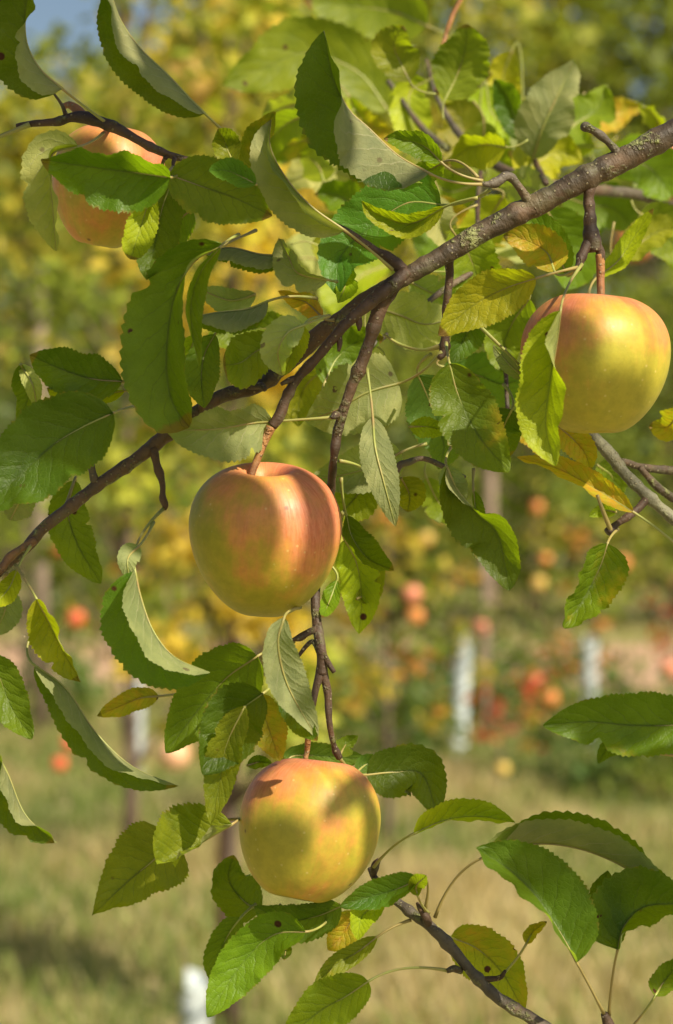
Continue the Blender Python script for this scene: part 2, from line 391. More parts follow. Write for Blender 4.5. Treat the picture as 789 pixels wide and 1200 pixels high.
# ------------------------------------------------------------------ apples
def apple(px, py, wpx, hpx, d, label, stalk, tilt=(0, 0, 0), blush=.5, yel=.5, lob=.02, taper=.21, flat=.0):
    dep = DF + d; c = P(px, py, dep); Rr = wpx / 2 * dep / FPX; H = hpx / 2 * dep / FPX
    root = thing('apple', label, 'apple', c, 'apples hanging on the branch'); root.rotation_euler = tuple(R(v) for v in tilt)
    V, F = [], []; nt_, na = 72, 96
    for i in range(nt_ + 1):
        t = math.pi * i / nt_
        for k in range(na):
            a = 2 * math.pi * k / na
            sx = abs(math.sin(t)) ** .86
            cz = math.cos(t); cz = math.copysign(abs(cz) ** (.92 if cz > 0 else 1.0), cz)
            tp = 1 - taper * ((1 - cz) / 2) ** 1.5 + .03 * cz
            r = sx * tp * (1 + lob * math.cos(5 * a + .6) * (1 - cz) / 2 + .012 * math.cos(2 * a + 1) + .012 * math.cos(3 * a + px))
            z = cz * 1.0
            z -= .42 * math.exp(-(r / .21) ** 2) * (1 if cz > 0 else 0) - .02
            z += .20 * math.exp(-(r / .20) ** 2) * (1 if cz < 0 else 0)
            z += .035 * math.cos(a + 2.0) * max(0, cz)
            V.append((r * Rr * 1.0, 0, 0)); V[-1] = (r * Rr * math.cos(a), r * Rr * math.sin(a), z * H * 1.03)
    for i in range(nt_):
        for k in range(na):
            p, q = i * na + k, i * na + (k + 1) % na
            F.append((p, p + na, q + na, q))
    me = bpy.data.meshes.new('fruit'); me.from_pydata(V, [], F); me.materials.append(M_APPLE)
    me.polygons.foreach_set('use_smooth', [True] * len(me.polygons))
    fo = bpy.data.objects.new('fruit', me); C.objects.link(fo); fo.parent = root; fo.color = (blush, yel, 0, 1)
    # calyx: five little dried sepals in the lower hollow
    CV, CF = [], []
    for k in range(5):
        a = k * 1.2566; ca, sa = math.cos(a), math.sin(a); b = len(CV); zz = -H * .80
        for r_, wd, dz in ((.08, .05, 0), (.12, .04, -.05), (.08, .01, -.09)):
            for s in (-1, 1): CV.append(((r_ * ca - s * wd * sa) * Rr, (r_ * sa + s * wd * ca) * Rr, zz + dz * H))
        CF += [(b, b + 1, b + 3, b + 2), (b + 2, b + 3, b + 5, b + 4)]
    me = bpy.data.meshes.new('calyx'); me.from_pydata(CV, [], CF); me.materials.append(M_CALYX)
    co = bpy.data.objects.new('calyx', me); C.objects.link(co); co.parent = root
    # stalk, given in the picture, ends in the hollow
    bpy.context.view_layer.update()
    top = root.matrix_basis @ Vector((0, 0, H * .66))
    pts = [(*top, 2.0 * dep / FPX)] + [(*P(x, y, DF + dd), r * dep / FPX) for x, y, dd, r in stalk]
    V2, F2, U2 = tube_geo(spline(pts, 26), 10, .06)
    mesh_obj('stalk', V2, F2, M_FRUITSTALK, root, U2)
    return root

#@@SETTING
# ------------------------------------------------------------------ ground and setting
def ground_mat():
    T = NT('meadow_ground'); tc = T.n('TexCoord').outputs['Object']
    a = T.noise(tc, 1.1, 5, .6); b = T.noise(tc, 9, 5, .65); c_ = T.noise(tc, 45, 3, .6)
    c = T.mix(T.ramp(a, .38, .62), (.15, .18, .05), (.33, .28, .13))
    c = T.mix(T.ramp(b, .35, .7), c, (.42, .33, .17))
    c = T.mix(T.math('MULTIPLY', T.ramp(c_, .5, .7), .5), c, (.09, .11, .03))
    return T.end(T.n('BsdfPrincipled', {'Base Color': c, 'Roughness': .95, 'Normal': T.bump(b, .5, .05)}).outputs[0])
def sheet(name, x0, x1, y0, y1, z, mat, nx=2, ny=2, amp=0):
    V = [(x0 + (x1 - x0) * i / nx, y0 + (y1 - y0) * j / ny, z) for j in range(ny + 1) for i in range(nx + 1)]
    if amp: V = [(x, y + (amp * noise.noise(Vector((x * .6, y * .3, 5)))), z) for x, y, z in V]
    F = [(j * (nx + 1) + i, j * (nx + 1) + i + 1, (j + 1) * (nx + 1) + i + 1, (j + 1) * (nx + 1) + i) for j in range(ny) for i in range(nx)]
    return tag(mesh_obj(name, V, F, mat, smooth=False), kind='structure')
sheet('ground', -400, 400, -60, 700, 0, ground_mat(), 4, 4)
sheet('dirt_path', -60, 60, 14.6, 18.6, .004, plain('dry_earth', (.46, .29, .19), .95, .3, 3), 120, 2, .5)

# grass: separate blades over the part of the meadow in view
def grass(name, n, ybox, hmin, hmax, wid, seed, xk=.20):
    rg = random.Random(seed); V, F, T_ = [], [], []
    for i in range(n):
        y = ybox[0] + (ybox[1] - ybox[0]) * rg.random() ** .8; x = rg.uniform(-1, 1) * (y * xk + .8)
        if 14.6 < y < 18.5 and rg.random() < .8: continue
        cl = noise.noise(Vector((x * 1.3, y * 1.0, seed))) * .5 + .5
        h = rg.uniform(hmin, hmax) * (.5 + cl); a = rg.uniform(0, 6.28); l = rg.uniform(.1, .6) * h
        dx, dy = math.cos(a), math.sin(a); b = len(V); w_ = wid * rg.uniform(.6, 1.4)
        V += [(x - dy * w_, y + dx * w_, 0), (x + dy * w_, y - dx * w_, 0), (x + dx * l * .4 + dy * w_ * .7, y + dy * l * .4 - dx * w_ * .7, h * .6), (x + dx * l, y + dy * l, h)]
        F += [(b, b + 1, b + 2), (b, b + 2, b + 3)]
        g = rg.random() + (cl - .5) * 2.4
        c = (.46, .38, .21) if g > .75 else (.34, .32, .13) if g > .38 else (.21, .26, .07) if g > .05 else (.13, .18, .04)
        k = rg.uniform(.75, 1.25); T_ += [tuple(v * k for v in c)] * 4
    return tag(mesh_obj(name, V, F, M_FOL, tints=T_, smooth=False), 'dry straw and green meadow grass under the fruit trees', 'grass', kind='stuff')
grass('grass', 70000, (4.5, 14.8), .03, .13, .004, 3)
grass('grass', 26000, (14, 34), .05, .16, .010, 4, .25)['label'] = 'far meadow grass along and behind the bare earth path'

def leaf_cloud(V, F, T_, centre, rad, n, size, cols, rg, squash=1.0):
    for i in range(n):
        while True:
            v = Vector((rg.uniform(-1, 1), rg.uniform(-1, 1), rg.uniform(-1, 1)))
            if v.length < 1: break
        v *= .55 + .45 * v.length
        p = centre + Vector((v.x * rad, v.y * rad, v.z * rad * squash))
        ax = Vector((rg.gauss(0, 1), rg.gauss(0, 1), rg.gauss(0, .6) - .5)).normalized()
        u = ax.cross(Vector((rg.gauss(0, 1), rg.gauss(0, 1), rg.gauss(0, 1)))).normalized()
        nrm = ax.cross(u); s = size * rg.uniform(.7, 1.3); b = len(V)
        V += [tuple(p), tuple(p + ax * s * .45 + u * s * .3 + nrm * s * .08), tuple(p + ax * s), tuple(p + ax * s * .45 - u * s * .3 + nrm * s * .08), tuple(p + ax * s * .5)]
        F += [(b, b + 1, b + 4), (b + 1, b + 2, b + 4), (b + 2, b + 3, b + 4), (b + 3, b, b + 4)]
        c = rg.choice(cols); k = rg.uniform(.7, 1.3); T_ += [tuple(x * k for x in c)] * 5
def tree(name, label, cat, x, y, h, crown_w, n, size, cols, seed, z0=.6, trunk_r=.03, clumps=26, group=None, lean=0.0, leafrad=.24, zpow=1.0, trunk_mat=None, shape=1.0):
    rg = random.Random(seed); root = thing(name, label, cat, (x, y, 0), group)
    V, F, T_ = [], [], []; LV, LF, LU = [], [], []
    pts = [(x + lean * t * h + .04 * h * .2 * noise.noise(Vector((t * 3, seed, 0))), y + .03 * noise.noise(Vector((t * 3, seed, 9))), t * h * .95, trunk_r * (1 - .8 * t) + trunk_r * .35 * math.exp(-t * 25)) for t in [i / 9 for i in range(10)]]
    tube_geo(pts, 9, 0, V=LV, F=LF, UV=LU)
    for k in range(clumps):
        t = (k + .5) / clumps; t = t ** zpow
        prof = math.sin(math.pi * min(1, (.12 + .88 * t) ** .75 * .97)) ** .7 * shape + (1 - shape) * .8
        z = z0 + (h - z0) * t; a = k * 2.4 + rg.uniform(-.6, .6); rr = crown_w / 2 * prof * rg.uniform(.25, 1.0)
        i0 = min(8, max(0, int(9 * (z - (h * .06)) / (h * .95)))); s = Vector(pts[i0][:3])
        e = Vector((x + lean * z + rr * math.cos(a), y + rr * math.sin(a), z))
        tube_geo(spline([(*s, trunk_r * .45 * (1.1 - t)), (*((s + e) / 2 + Vector((0, 0, -.03 * h * .2))), trunk_r * .3), (*e, trunk_r * .1)], 4), 5, V=LV, F=LF, UV=LU)
        mix = rg.random(); cs = [cols[int(j)] for j in ([rg.random() * len(cols) for _ in range(3)] if mix > .3 else [rg.random() * len(cols)])]
        leaf_cloud(V, F, T_, e, crown_w * leafrad * rg.uniform(.7, 1.25), n // clumps, size, cs, rg, .85)
    mesh_obj('trunk', LV, LF, trunk_mat or M_TRUNK, root, LU)
    mesh_obj('crown', V, F, M_FOL, root, tints=T_)
    return root
gy, yy, oo, dg, rd, pk = (.16, .20, .025), (.42, .33, .04), (.46, .20, .045), (.05, .09, .02), (.42, .08, .03), (.50, .30, .14)
lg, pg = (.22, .27, .03), (.10, .15, .03)
def gx(px, y): return (px - CX) / FPX * y
def gz(py, y): return 1.5 + (HOR - py) / FPX * y
tree('apple_tree', 'slender yellow and orange leaved apple tree right behind the fruiting branch', 'tree', gx(270, 6.2), 6.2, 2.75, .68, 2300, .066, [(.62, .48, .07), (.60, .46, .06), lg, lg, (.48, .44, .05), (.60, .42, .14), (.36, .38, .04), (.36, .38, .04)], 11, .72, .022, 34, leafrad=.17, shape=.4)
tree('apple_tree', 'yellowing apple tree in the near row at the left', 'tree', gx(150, 8.6), 8.6, 3.3, .95, 1600, .065, [yy, lg, lg, gy, (.40, .36, .07)], 12, .75, .025, 30, leafrad=.18, shape=.5)
tree('apple_tree', 'small autumn apple tree with red and orange leaves behind the middle apple', 'tree', gx(455, 9.0), 9.0, 1.25, .55, 330, .06, [oo, yy, yy, lg, gy], 13, .5, .018, 12, leafrad=.2)
# the row across the path, twenty metres off
row = [(-330, 20.5, 3.0, 'green'), (-150, 20, 3.1, 'g'), (470, 20.4, 2.7, 'g'), (625, 19.6, 2.5, 'g'), (790, 20.2, 2.9, 'g'), (960, 20, 3.0, 'g'), (1130, 20.6, 2.9, 'g'), (300, 21, 3.0, 'g'), (120, 20.4, 2.8, 'g')]
for i, (px, y, h, _) in enumerate(row):
    tree('apple_tree', 'green apple tree in the far row across the bare path', 'tree', gx(px, y), y, h, 1.75, 3400, .085,
         [gy, lg, lg, pg, (.16, .24, .03), (.34, .32, .05)], 40 + i, .28, .05, 40, 'apple trees of the far row', leafrad=.2, shape=.75)
for i, (px, y, h) in enumerate([(30, 14.5, 2.6), (-140, 14, 2.8), (-300, 15, 2.7)]):
    tree('apple_tree', ['dull green apple tree beside the tall grey stake at the left edge', 'dull green apple tree out of the frame to the left', 'dull green apple tree farthest left of all'][i], 'tree',
         gx(px, y), y, h, 1.2, 2000, .075, [pg, (.13, .17, .05), dg, lg], 60 + i, .5, .03, 28, leafrad=.2, shape=.7)
# tall wood edge behind
wood_list = [(-420, 40, 8.5), (-250, 36, 9.0), (-90, 39, 8.0), (30, 35, 6.6), (140, 41, 8.1), (250, 37, 8.4), (345, 34, 8.1), (450, 40, 9.6), (560, 36, 9.3), (660, 40, 10.2), (760, 35, 9.3), (880, 39, 10.0), (1020, 36, 9.5), (1180, 40, 9)]
for i, (px, y, h) in enumerate(wood_list):
    pal = [[(.46, .42, .05), gy, lg, (.40, .34, .04)], [(.30, .32, .035), lg, gy], [(.48, .40, .06), lg, (.38, .38, .05)]][i % 3]
    tree('broadleaf_tree', 'tall yellow green tree in the wood edge behind the orchard', 'tree', gx(px, y), y, h, 4.6, 3600, .27, pal, 80 + i, .3, .14, 46,
         'trees of the wood edge', leafrad=.2, zpow=.9)
for i, (px, y, h) in enumerate([(-160 + 118 * k, 25 + (k * 7 % 5), 2.6 + (k * 5 % 4) * .35) for k in range(12)]):
    tree('bush', 'dense green hedge bush standing below the wood edge', 'bush', gx(px, y), y, h, 2.6, 1500, .15, [pg, gy, dg, (.20, .22, .04)], 120 + i, .05, .05, 22,
         'bushes below the wood edge', leafrad=.24, shape=.8)

# young trees with spiral guards, stakes
M_GUARD = plain('white_guard_plastic', (.50, .56, .58), .6, .3, 14); M_STAKE = plain('weathered_stake', (.26, .20, .15), .9, .3, 25); M_STAKEP = plain('brown_stake', (.38, .20, .14), .9, .3, 25)
def guard(label, x, y, h, r, lean=0.0):
    root = thing('tree_guard', label, 'tree guard', (x, y, 0)); V, F = [], []
    # a flat strip wound round the stem, edges a little apart
    turns = h / .07; n = int(turns * 16)
    for k in range(n + 1):
        a = 2 * math.pi * k / 16; z = h * k / n
        for dz, rr in ((0, r), (.052, r * 1.06)):
            V.append((x + lean * z + rr * math.cos(a), y + rr * math.sin(a), z + dz))
        if k: b = 2 * k; F.append((b - 2, b, b + 1, b - 1))
    mesh_obj('spiral_strip', V, F, M_GUARD, root)
    V2, F2, U = tube_geo([(x, y, 0, r * 1.12), (x + lean * .03, y, .03, r * 1.1)], 16); mesh_obj('collar', V2, F2, M_GUARD, root, U)
    return root
guard('tall white spiral guard around the young tree right of centre', gx(537, 11.7), 11.7, .58, .040, .05)
guard('white spiral guard farther right, behind the red autumn leaves', gx(690, 12.1), 12.1, .52, .038, .02)
guard('white spiral guard low at the left under the hanging leaves', gx(157, 11.0), 11.0, .42, .044)
guard('short white guard at the foot of the nearest brown stake', gx(228, 5.9), 5.9, .17, .034)
def stake(label, x, y, h, r, mat, lean=0):
    root = thing('stake', label, 'stake', (x, y, 0))
    V, F, U = tube_geo([(x, y, -.02, r), (x + lean * .5, y, h * .5, r * .97), (x + lean, y, h - .02, r * .95), (x + lean, y, h, r * .8)], 12)
    mesh_obj('post', V, F, mat, root, U)
    V, F, U = tube_geo([(x + lean * .8, y, h * .8, r * 1.25), (x + lean * .8, y, h * .8 + .015, r * 1.25)], 12)
    mesh_obj('tie', V, F, M_CALYX, root, U)
stake('tall brown stake under the yellow tree, left of centre', gx(262, 6.35), 6.35, 1.35, .026, M_STAKEP, .03)
stake('grey weathered stake standing at the left edge', gx(48, 12.5), 12.5, 2.4, .038, M_STAKE)
stake('thin brown stake beside the tall white tree guard', gx(569, 11.9), 11.9, 1.05, .020, M_STAKE)
stake('brown stake in the far row below the hanging leaf', gx(575, 18.9), 18.9, 1.7, .045, M_STAKE)
for k, (px, y, h, lab, cols) in enumerate([(540, 11.7, 1.05, 'young apple tree growing out of the tall white guard', [oo, yy, gy, gy]),
        (588, 10.5, .55, 'small shoot with orange and yellow leaves right of the tall guard', [oo, yy, rd]),
        (692, 12.1, 1.1, 'young apple tree in the right hand white guard', [gy, lg, oo]),
        (640, 10.8, .62, 'small sapling with red and orange leaves between the two guards', [rd, oo, oo, gy]),
        (153, 12, 1.2, 'young apple tree in the left hand white guard', [gy, yy, oo]), (790, 13, .9, 'pink red sapling at the right edge', [rd, pk, gy])]):
    tree('young_tree', lab, 'young tree', gx(px, y), y, h, .34, 60 if h < 1 else 110, .06, cols, 150 + k, h * .35, .010, 7, leafrad=.22)
# low herbs between the guards
for k, (px, y) in enumerate([(430, 13.2), (500, 12.6), (610, 13.3), (350, 12.8), (60, 13.2), (720, 10.5), (760, 10.2), (250, 13.4), (470, 11.2), (520, 13.8), (570, 12.9), (400, 12.2), (660, 13.4), (340, 13.8)]):
    tree('herb', 'low leafy green weed standing in the meadow grass', 'plant', gx(px, y), y, .42, .85, 520, .06, [pg, gy, (.10, .17, .04)], 170 + k, .03, .006, 9, 'green weeds in the meadow', leafrad=.22)
# apples hanging far back and lying in the grass
M_FARAPPLE = {k: plain('far_apple_' + k, c, .4, .15, 20) for k, c in (('orange', (.62, .24, .06)), ('pink', (.66, .24, .14)), ('yellow', (.60, .42, .10)), ('red', (.62, .13, .05)), ('peach', (.78, .45, .26)))}
def far_apple(px, py, y, r, kind, label, ground=False):
    z = max(r * .9, gz(py, y)) if not ground else r * .9; x = gx(px, y); V, F = [], []
    for i in range(13):
        t = math.pi * i / 12
        for k in range(16):
            a = 2 * math.pi * k / 16; rr = r * math.sin(t) ** .85 * (1 - .08 * (1 - math.cos(t)))
            zz = r * (math.cos(t) * .93 - .3 * math.exp(-(rr / r / .3) ** 2) * (1 if t < 1.5 else -.4)); V.append((x + rr * math.cos(a), y + rr * math.sin(a), z + zz))
    for i in range(12):
        for k in range(16): F.append((i * 16 + k, (i + 1) * 16 + k, (i + 1) * 16 + (k + 1) % 16, i * 16 + (k + 1) % 16))
    root = thing('apple', label, 'apple', (x, y, z)); mesh_obj('fruit', V, F, M_FARAPPLE[kind], root)
    V, F, U = tube_geo([(x, y, z + r * .6, r * .05), (x + r * .1, y, z + r * 1.25, r * .05)], 6); mesh_obj('stalk', V, F, M_TRUNK, root, U)
for a in [(500, 631, 18.6, .062, 'yellow', 'small blurred yellow apple in the far row, left one of the pair above the path'),
          (515, 604, 18.7, .060, 'yellow', 'yellowish blurred apple in the far row above the left one of the pair'),
          (630, 594, 18.6, .055, 'orange', 'dull orange blurred apple in the far row behind the long dark leaf'),
          (632, 683, 18.6, .062, 'yellow', 'pale yellow blurred apple in the far row left of the two toned leaf'),
          (730, 660, 18.8, .066, 'orange', 'orange blurred apple in the far row right of the two toned leaf'),
          (640, 655, 18.7, .05, 'orange', 'faint orange blurred apple just above the low yellow one'),
          (563, 735, 11.9, .045, 'pink', 'pink blurred apple beside the top of the tall white guard'),
          (483, 697, 8.9, .040, 'pink', 'pink red blurred apple just right below the middle apple'),
          (487, 722, 8.9, .036, 'orange', 'orange blurred apple hanging under the pink red one'),
          (205, 886, 5.9, .040, 'peach', 'pale peach apple shining behind the green leaves at lower left'),
          (80, 872, 8.5, .030, 'red', 'upper one of two orange red apples at the lower left'),
          (69, 896, 8.5, .030, 'red', 'lower one of two orange red apples at the lower left'),
          (88, 725, 8.6, .038, 'red', 'orange red blurred apple left of the folded green leaf'),
          (64, 646, 8.6, .034, 'red', 'dull red blurred apple under the left branch'),
          (628, 800, 10.8, .04, 'red', 'red blurred apple on the sapling between the guards'),
          (590, 902, 9.5, .030, 'yellow', 'single yellow fallen apple in the straw right of centre'),
          (645, 820, 10.8, .045, 'orange', 'orange blurred apple on the sapling between the guards'),
          (785, 785, 12.9, .06, 'pink', 'pink apple at the right edge below the path'),
          (780, 195, 4.2, .045, 'pink', 'salmon blurred apple at the right edge under the main branch'),
          (742, 285, 4.4, .038, 'orange', 'orange blurred apple behind the right hand apple')]:
    far_apple(*a)

#@@BRANCHES
# ------------------------------------------------------------------ the fruiting branch
c0 = P(600, 250, DF)
B1 = thing('apple_branch', 'long grey brown main branch crossing from the right edge down to the left', 'branch', c0)
wood('bough', B1, [(860, 128, .01, 16), (800, 150, 0, 15), (740, 182, 0, 14.5), (690, 207, 0, 14.5), (640, 234, 0, 13.5), (600, 254, 0, 13.5), (560, 275, 0, 12.5), (510, 305, 0, 11), (470, 327, 0, 10), (445, 345, 0, 9)],
     M_BARK, 22, .09, nodes=((.22, .07), (.42, .10), (.62, .08), (.8, .06), (.93, .08)), n=170)
wood('fork', B1, [(478, 318, -.002, 8), (445, 345, -.005, 8), (405, 380, -.008, 6.5), (375, 415, -.008, 5.6), (350, 442, -.008, 5.5), (335, 468, -.008, 6), (327, 488, -.008, 7.2), (319, 500, -.008, 6.0)],
     M_TWIG, 16, .16, nodes=((.1, .15), (.66, .18), (.82, .2)), n=90)
wood('fork', B1, [(466, 330, .002, 8), (445, 362, .004, 8.2), (435, 395, .004, 7), (424, 425, .004, 7.2), (408, 465, .005, 6), (396, 505, .006, 5.6), (391, 540, .008, 5), (386, 590, .03, 4.6), (376, 650, .03, 4.6), (370, 700, .01, 5), (372, 735, .005, 5.6), (377, 765, 0, 5.8), (377, 790, 0, 6.8)],
     M_TWIG, 16, .16, nodes=((.12, .2), (.22, .25), (.4, .18), (.52, .15), (.9, .2)), n=190)
wood('fork', B1, [(470, 328, .012, 9), (430, 352, .016, 10), (395, 378, .018, 10.5), (362, 402, .02, 11.5), (338, 425, .022, 9.5), (305, 452, .024, 8.5), (265, 462, .024, 8), (235, 480, .022, 8.2), (205, 500, .02, 8.5), (180, 522, .018, 8.6), (150, 545, .016, 7.5), (110, 572, .014, 7.5), (85, 592, .012, 6.6), (50, 620, .010, 7), (28, 645, .008, 6.5), (0, 668, .006, 6.5), (-40, 705, .0, 6.5)],
     M_BARK, 18, .15, nodes=((.3, .2), (.52, .2), (.62, .2), (.74, .2), (.88, .18)), n=220)
wood('twig', B1, [(377, 785, 0, 6), (370, 808, -.002, 4.4), (366, 830, -.004, 3.6), (362, 858, -.006, 3.2)], M_TWIG, 10, .15)
wood('twig', B1, [(378, 785, 0, 6), (384, 812, 0, 4.6), (386, 845, 0, 3.8), (391, 872, .004, 3.6), (398, 888, .008, 4.2)], M_TWIG, 10, .15, nodes=((.9, .3),))
wood('twig', B1, [(376, 760, 0, 4), (384, 775, -.002, 3.6), (392, 788, -.003, 2.6)], M_TWIG, 9, .2, n=12)
wood('twig', B1, [(370, 738, .004, 4.4), (360, 742, 0, 4), (352, 747, -.002, 4.6), (342, 750, -.004, 2)], M_TWIG, 9, .25, n=12)
wood('twig', B1, [(375, 765, 0, 4), (365, 752, .004, 3), (345, 775, .006, 2)], M_TWIG, 8, .1, n=14)
wood('twig', B1, [(345, 444, -.008, 4), (338, 446, -.010, 3.4), (330, 450, -.012, 2.4)], M_TWIG, 9, .25, n=9)
wood('twig', B1, [(397, 388, -.008, 3), (398, 402, -.008, 3.6), (397, 412, -.008, 1.5)], M_TWIG, 9, .2, n=9)
wood('twig', B1, [(418, 362, -.006, 3.5), (421, 378, -.006, 4), (421, 388, -.006, 1.6)], M_TWIG, 9, .2, n=9)
wood('twig', B1, [(293, 452, .02, 5), (306, 452, .014, 4.6), (311, 457, .012, 3)], M_BARK, 9, .2, n=9)
wood('twig', B1, [(180, 526, .016, 5.4), (184, 545, .014, 4.6), (190, 565, .012, 4), (191, 582, .010, 3.4), (194, 592, .010, 3.6), (193, 598, .01, 1.6)], M_TWIG, 10, .25, nodes=((.4, .3), (.8, .3)))
wood('twig', B1, [(112, 566, .014, 4.6), (107, 548, .012, 4), (102, 532, .010, 3.4), (97, 515, .008, 2.4)], M_GREY, 10, .25, nodes=((.5, .3),))
wood('twig', B1, [(237, 482, .02, 5), (237, 466, .016, 5), (232, 460, .014, 4), (224, 456, .012, 2.6)], M_TWIG, 9, .2, n=12)
wood('twig', B1, [(40, 634, .006, 4.6), (25, 643, 0, 4.6), (10, 655, -.004, 4.6), (0, 668, -.006, 4.8), (-30, 690, -.008, 5)], M_FRUITSTALK, 10, .2, nodes=((.4, .2),))
wood('twig', B1, [(727, 186, 0, 7), (718, 172, -.003, 5), (706, 160, -.006, 4.6), (694, 152, -.009, 4.6), (685, 148, -.011, 5.2), (683, 147, -.012, 3)], M_GREY, 12, .2, nodes=((.55, .15), (.9, .2)))
wood('twig', B1, [(622, 240, -.002, 6), (612, 224, -.004, 5.4), (600, 209, -.007, 4.6), (592, 207, -.009, 5.2), (582, 214, -.011, 4.8), (572, 216, -.013, 3.4), (565, 215, -.014, 2.2)], M_GREY, 12, .2, nodes=((.5, .3), (.8, .3)))
wood('twig', B1, [(691, 215, 0, 9), (690, 232, 0, 6.2), (691, 248, 0, 6.2), (692, 265, 0, 7.4), (695, 282, 0, 9.5), (697, 295, 0, 8)], M_TWIG, 14, .2, nodes=((.3, .2), (.5, .2), (.7, .15)), n=40)
wood('fruit_spur', B1, [(694, 280, 0, 7.5), (686, 291, -.002, 6.5), (681, 303, -.004, 5.2), (677, 315, -.006, 4.2)], M_TWIG, 12, .25, nodes=((.6, .3),))
wood('fruit_spur', B1, [(698, 285, 0, 6), (704, 296, 0, 5.4), (704, 308, 0, 5), (704, 318, 0, 4.2)], M_TWIG, 12, .2)
wood('twig', B1, [(526, 300, .006, 7), (527, 320, .010, 5), (525, 345, .012, 4.6), (523, 370, .014, 4.4), (522, 395, .014, 5), (520, 412, .014, 5), (515, 420, .012, 3)], M_TWIG, 12, .2, nodes=((.5, .25), (.85, .3)))
wood('twig', B1, [(474, 318, 0, 8), (455, 301, .0, 6.5), (440, 293, 0, 5), (420, 280, -.002, 4.2), (402, 268, -.004, 3.4), (370, 255, .008, 3), (330, 240, .014, 3), (290, 215, .016, 3), (255, 199, .012, 3), (230, 189, .006, 3.2), (200, 182, .002, 4.2), (165, 166, 0, 5), (137, 150, 0, 6), (118, 144, 0, 7), (100, 138, 0, 7.5), (85, 137, 0, 6.5), (65, 143, 0, 4.5), (38, 145, .002, 3.8), (20, 148, .004, 3.6)],
     M_TWIG, 14, .2, nodes=((.1, .2), (.68, .3), (.78, .25), (.9, .3)), n=230)
wood('twig', B1, [(98, 138, .002, 6.5), (90, 128, .004, 5.5), (82, 123, .006, 4.6), (76, 124, .008, 4)], M_FRUITSTALK, 12, .2, n=14)
wood('twig', B1, [(78, 136, 0, 3), (72, 122, -.002, 2), (62, 108, -.004, 1.4)], M_TWIG, 8, .1, n=14)
wood('twig', B1, [(35, 146, .0, 3.6), (20, 152, 0, 3), (-5, 162, 0, 2.6), (-30, 172, 0, 2.4)], M_STALK, 8, .05, n=16)
wood('twig', B1, [(205, 186, 0, 3), (203, 192, -.003, 2), (204, 203, -.006, 1.6)], M_TWIG, 8, .1, n=10)
wood('twig', B1, [(195, 184, 0, 3), (191, 190, .006, 2), (190, 200, .012, 2)], M_TWIG, 8, .1, n=10)
wood('twig', B1, [(392, 520, .006, 3.4), (398, 490, .002, 3), (393, 487, -.002, 5), (389, 490, -.004, 2)], M_TWIG, 9, .2, n=14)
wood('twig', B1, [(545, 560, .05, 3), (500, 538, .045, 3.2), (478, 542, .04, 4), (468, 546, .038, 4.4), (462, 560, .036, 3)], M_GREY, 10, .2)
wood('twig', B1, [(520, 405, .014, 4), (495, 410, .02, 2), (470, 404, .026, 1.8), (450, 392, .03, 1.6)], M_STALK, 8, .05)

K = B1
# --- top left
leaf(K, [(73, 104), (48, 82), (32, 52), (30, 15), (38, -30)], 46, a=(0, 5, 10), b=(150, 112, 82, 70), col=DARK, d=-.02, pet=(128, 146, 0), curl=10)
leaf(K, [(240, 133), (222, 115), (197, 88), (163, 55), (140, 20), (128, -18)], 40, a=(0, 0, 5), b=(118, 116, 112), col=DARK, d=-.015, pet=(260, 152, .0), curl=12)
leaf(K, [(200, 208), (165, 203), (110, 196), (48, 187)], 46, a=(12, 8, 15), b=(50, 62, 60), col=GREEN, d=-.055, ds=-.005, pet=(213, 200, -.01), curl=12, p1=.5)
leaf(K, [(92, 172), (62, 180), (60, 212), (63, 250), (66, 294)], 34, a=(120, 100, 80), b=(15, 20, 25), col=LIME, d=-.035, under=True, pet=(121, 156, 0))
leaf(K, [(177, 224), (170, 250), (161, 278), (153, 304)], 21, a=15, b=30, col=LIME, d=-.045, pet=(200, 205, -.01), p2=.5)
leaf(K, [(202, 212), (190, 245), (182, 285), (172, 328)], 30, a=20, b=20, col=DARK, d=-.02, pet=(205, 200, 0))
leaf(K, [(198, 205), (235, 218), (275, 232), (319, 253)], 38, a=20, b=15, col=OLIVE, d=-.03, pet=(203, 196, -.005), p1=.5, yel=.15)
leaf(K, [(225, 245), (205, 262), (185, 280), (165, 290)], 24, a=10, b=30, col=GREEN, d=.0, pet=(215, 215, 0))
leaf(K, [(300, 216), (285, 208), (265, 200), (245, 200)], 19, a=40, b=25, col=(.075, .17, .02), d=-.045, pet=(310, 222, .0))
leaf(K, [(274, 192), (268, 178), (262, 162), (255, 151)], 18, a=30, b=25, col=OLIVE, d=-.02, pet=(280, 210, 0))
leaf(K, [(303, 212), (296, 190), (304, 160), (323, 131)], 22, a=25, b=40, col=OLIVE, d=-.012, pet=(315, 232, .01), yel=.3)
leaf(K, [(404, 270), (365, 242), (335, 208), (317, 172), (318, 140)], 36, a=(10, 15, 20), b=(110, 105, 100), col=OLIVE, d=-.03, under=True, pet=(460, 316, -.008), curl=10, wave=.6)
leaf(K, [(335, 300), (305, 298), (270, 290), (238, 296)], 24, a=10, b=130, col=DARK, d=-.005, pet=(345, 302, .01))
leaf(K, [(384, 328), (350, 320), (338, 300), (327, 279)], 21, a=15, b=80, col=OLIVE, d=-.015, under=True, pet=(395, 330, .012))
leaf(K, [(503, 203), (466, 182), (432, 150), (408, 127), (390, 88), (380, 36)], 58, a=(5, 10, 5, 0), b=(160, 158, 150, 88, 80, 80), col=DARK, d=-.03, ds=.0, pet=(568, 216, -.013), curl=8, wave=.5, p1=.7)
leaf(K, [(517, 190), (498, 172), (474, 164), (450, 162)], 18, a=20, b=35, col=GREEN, d=-.015, pet=(566, 212, -.012))
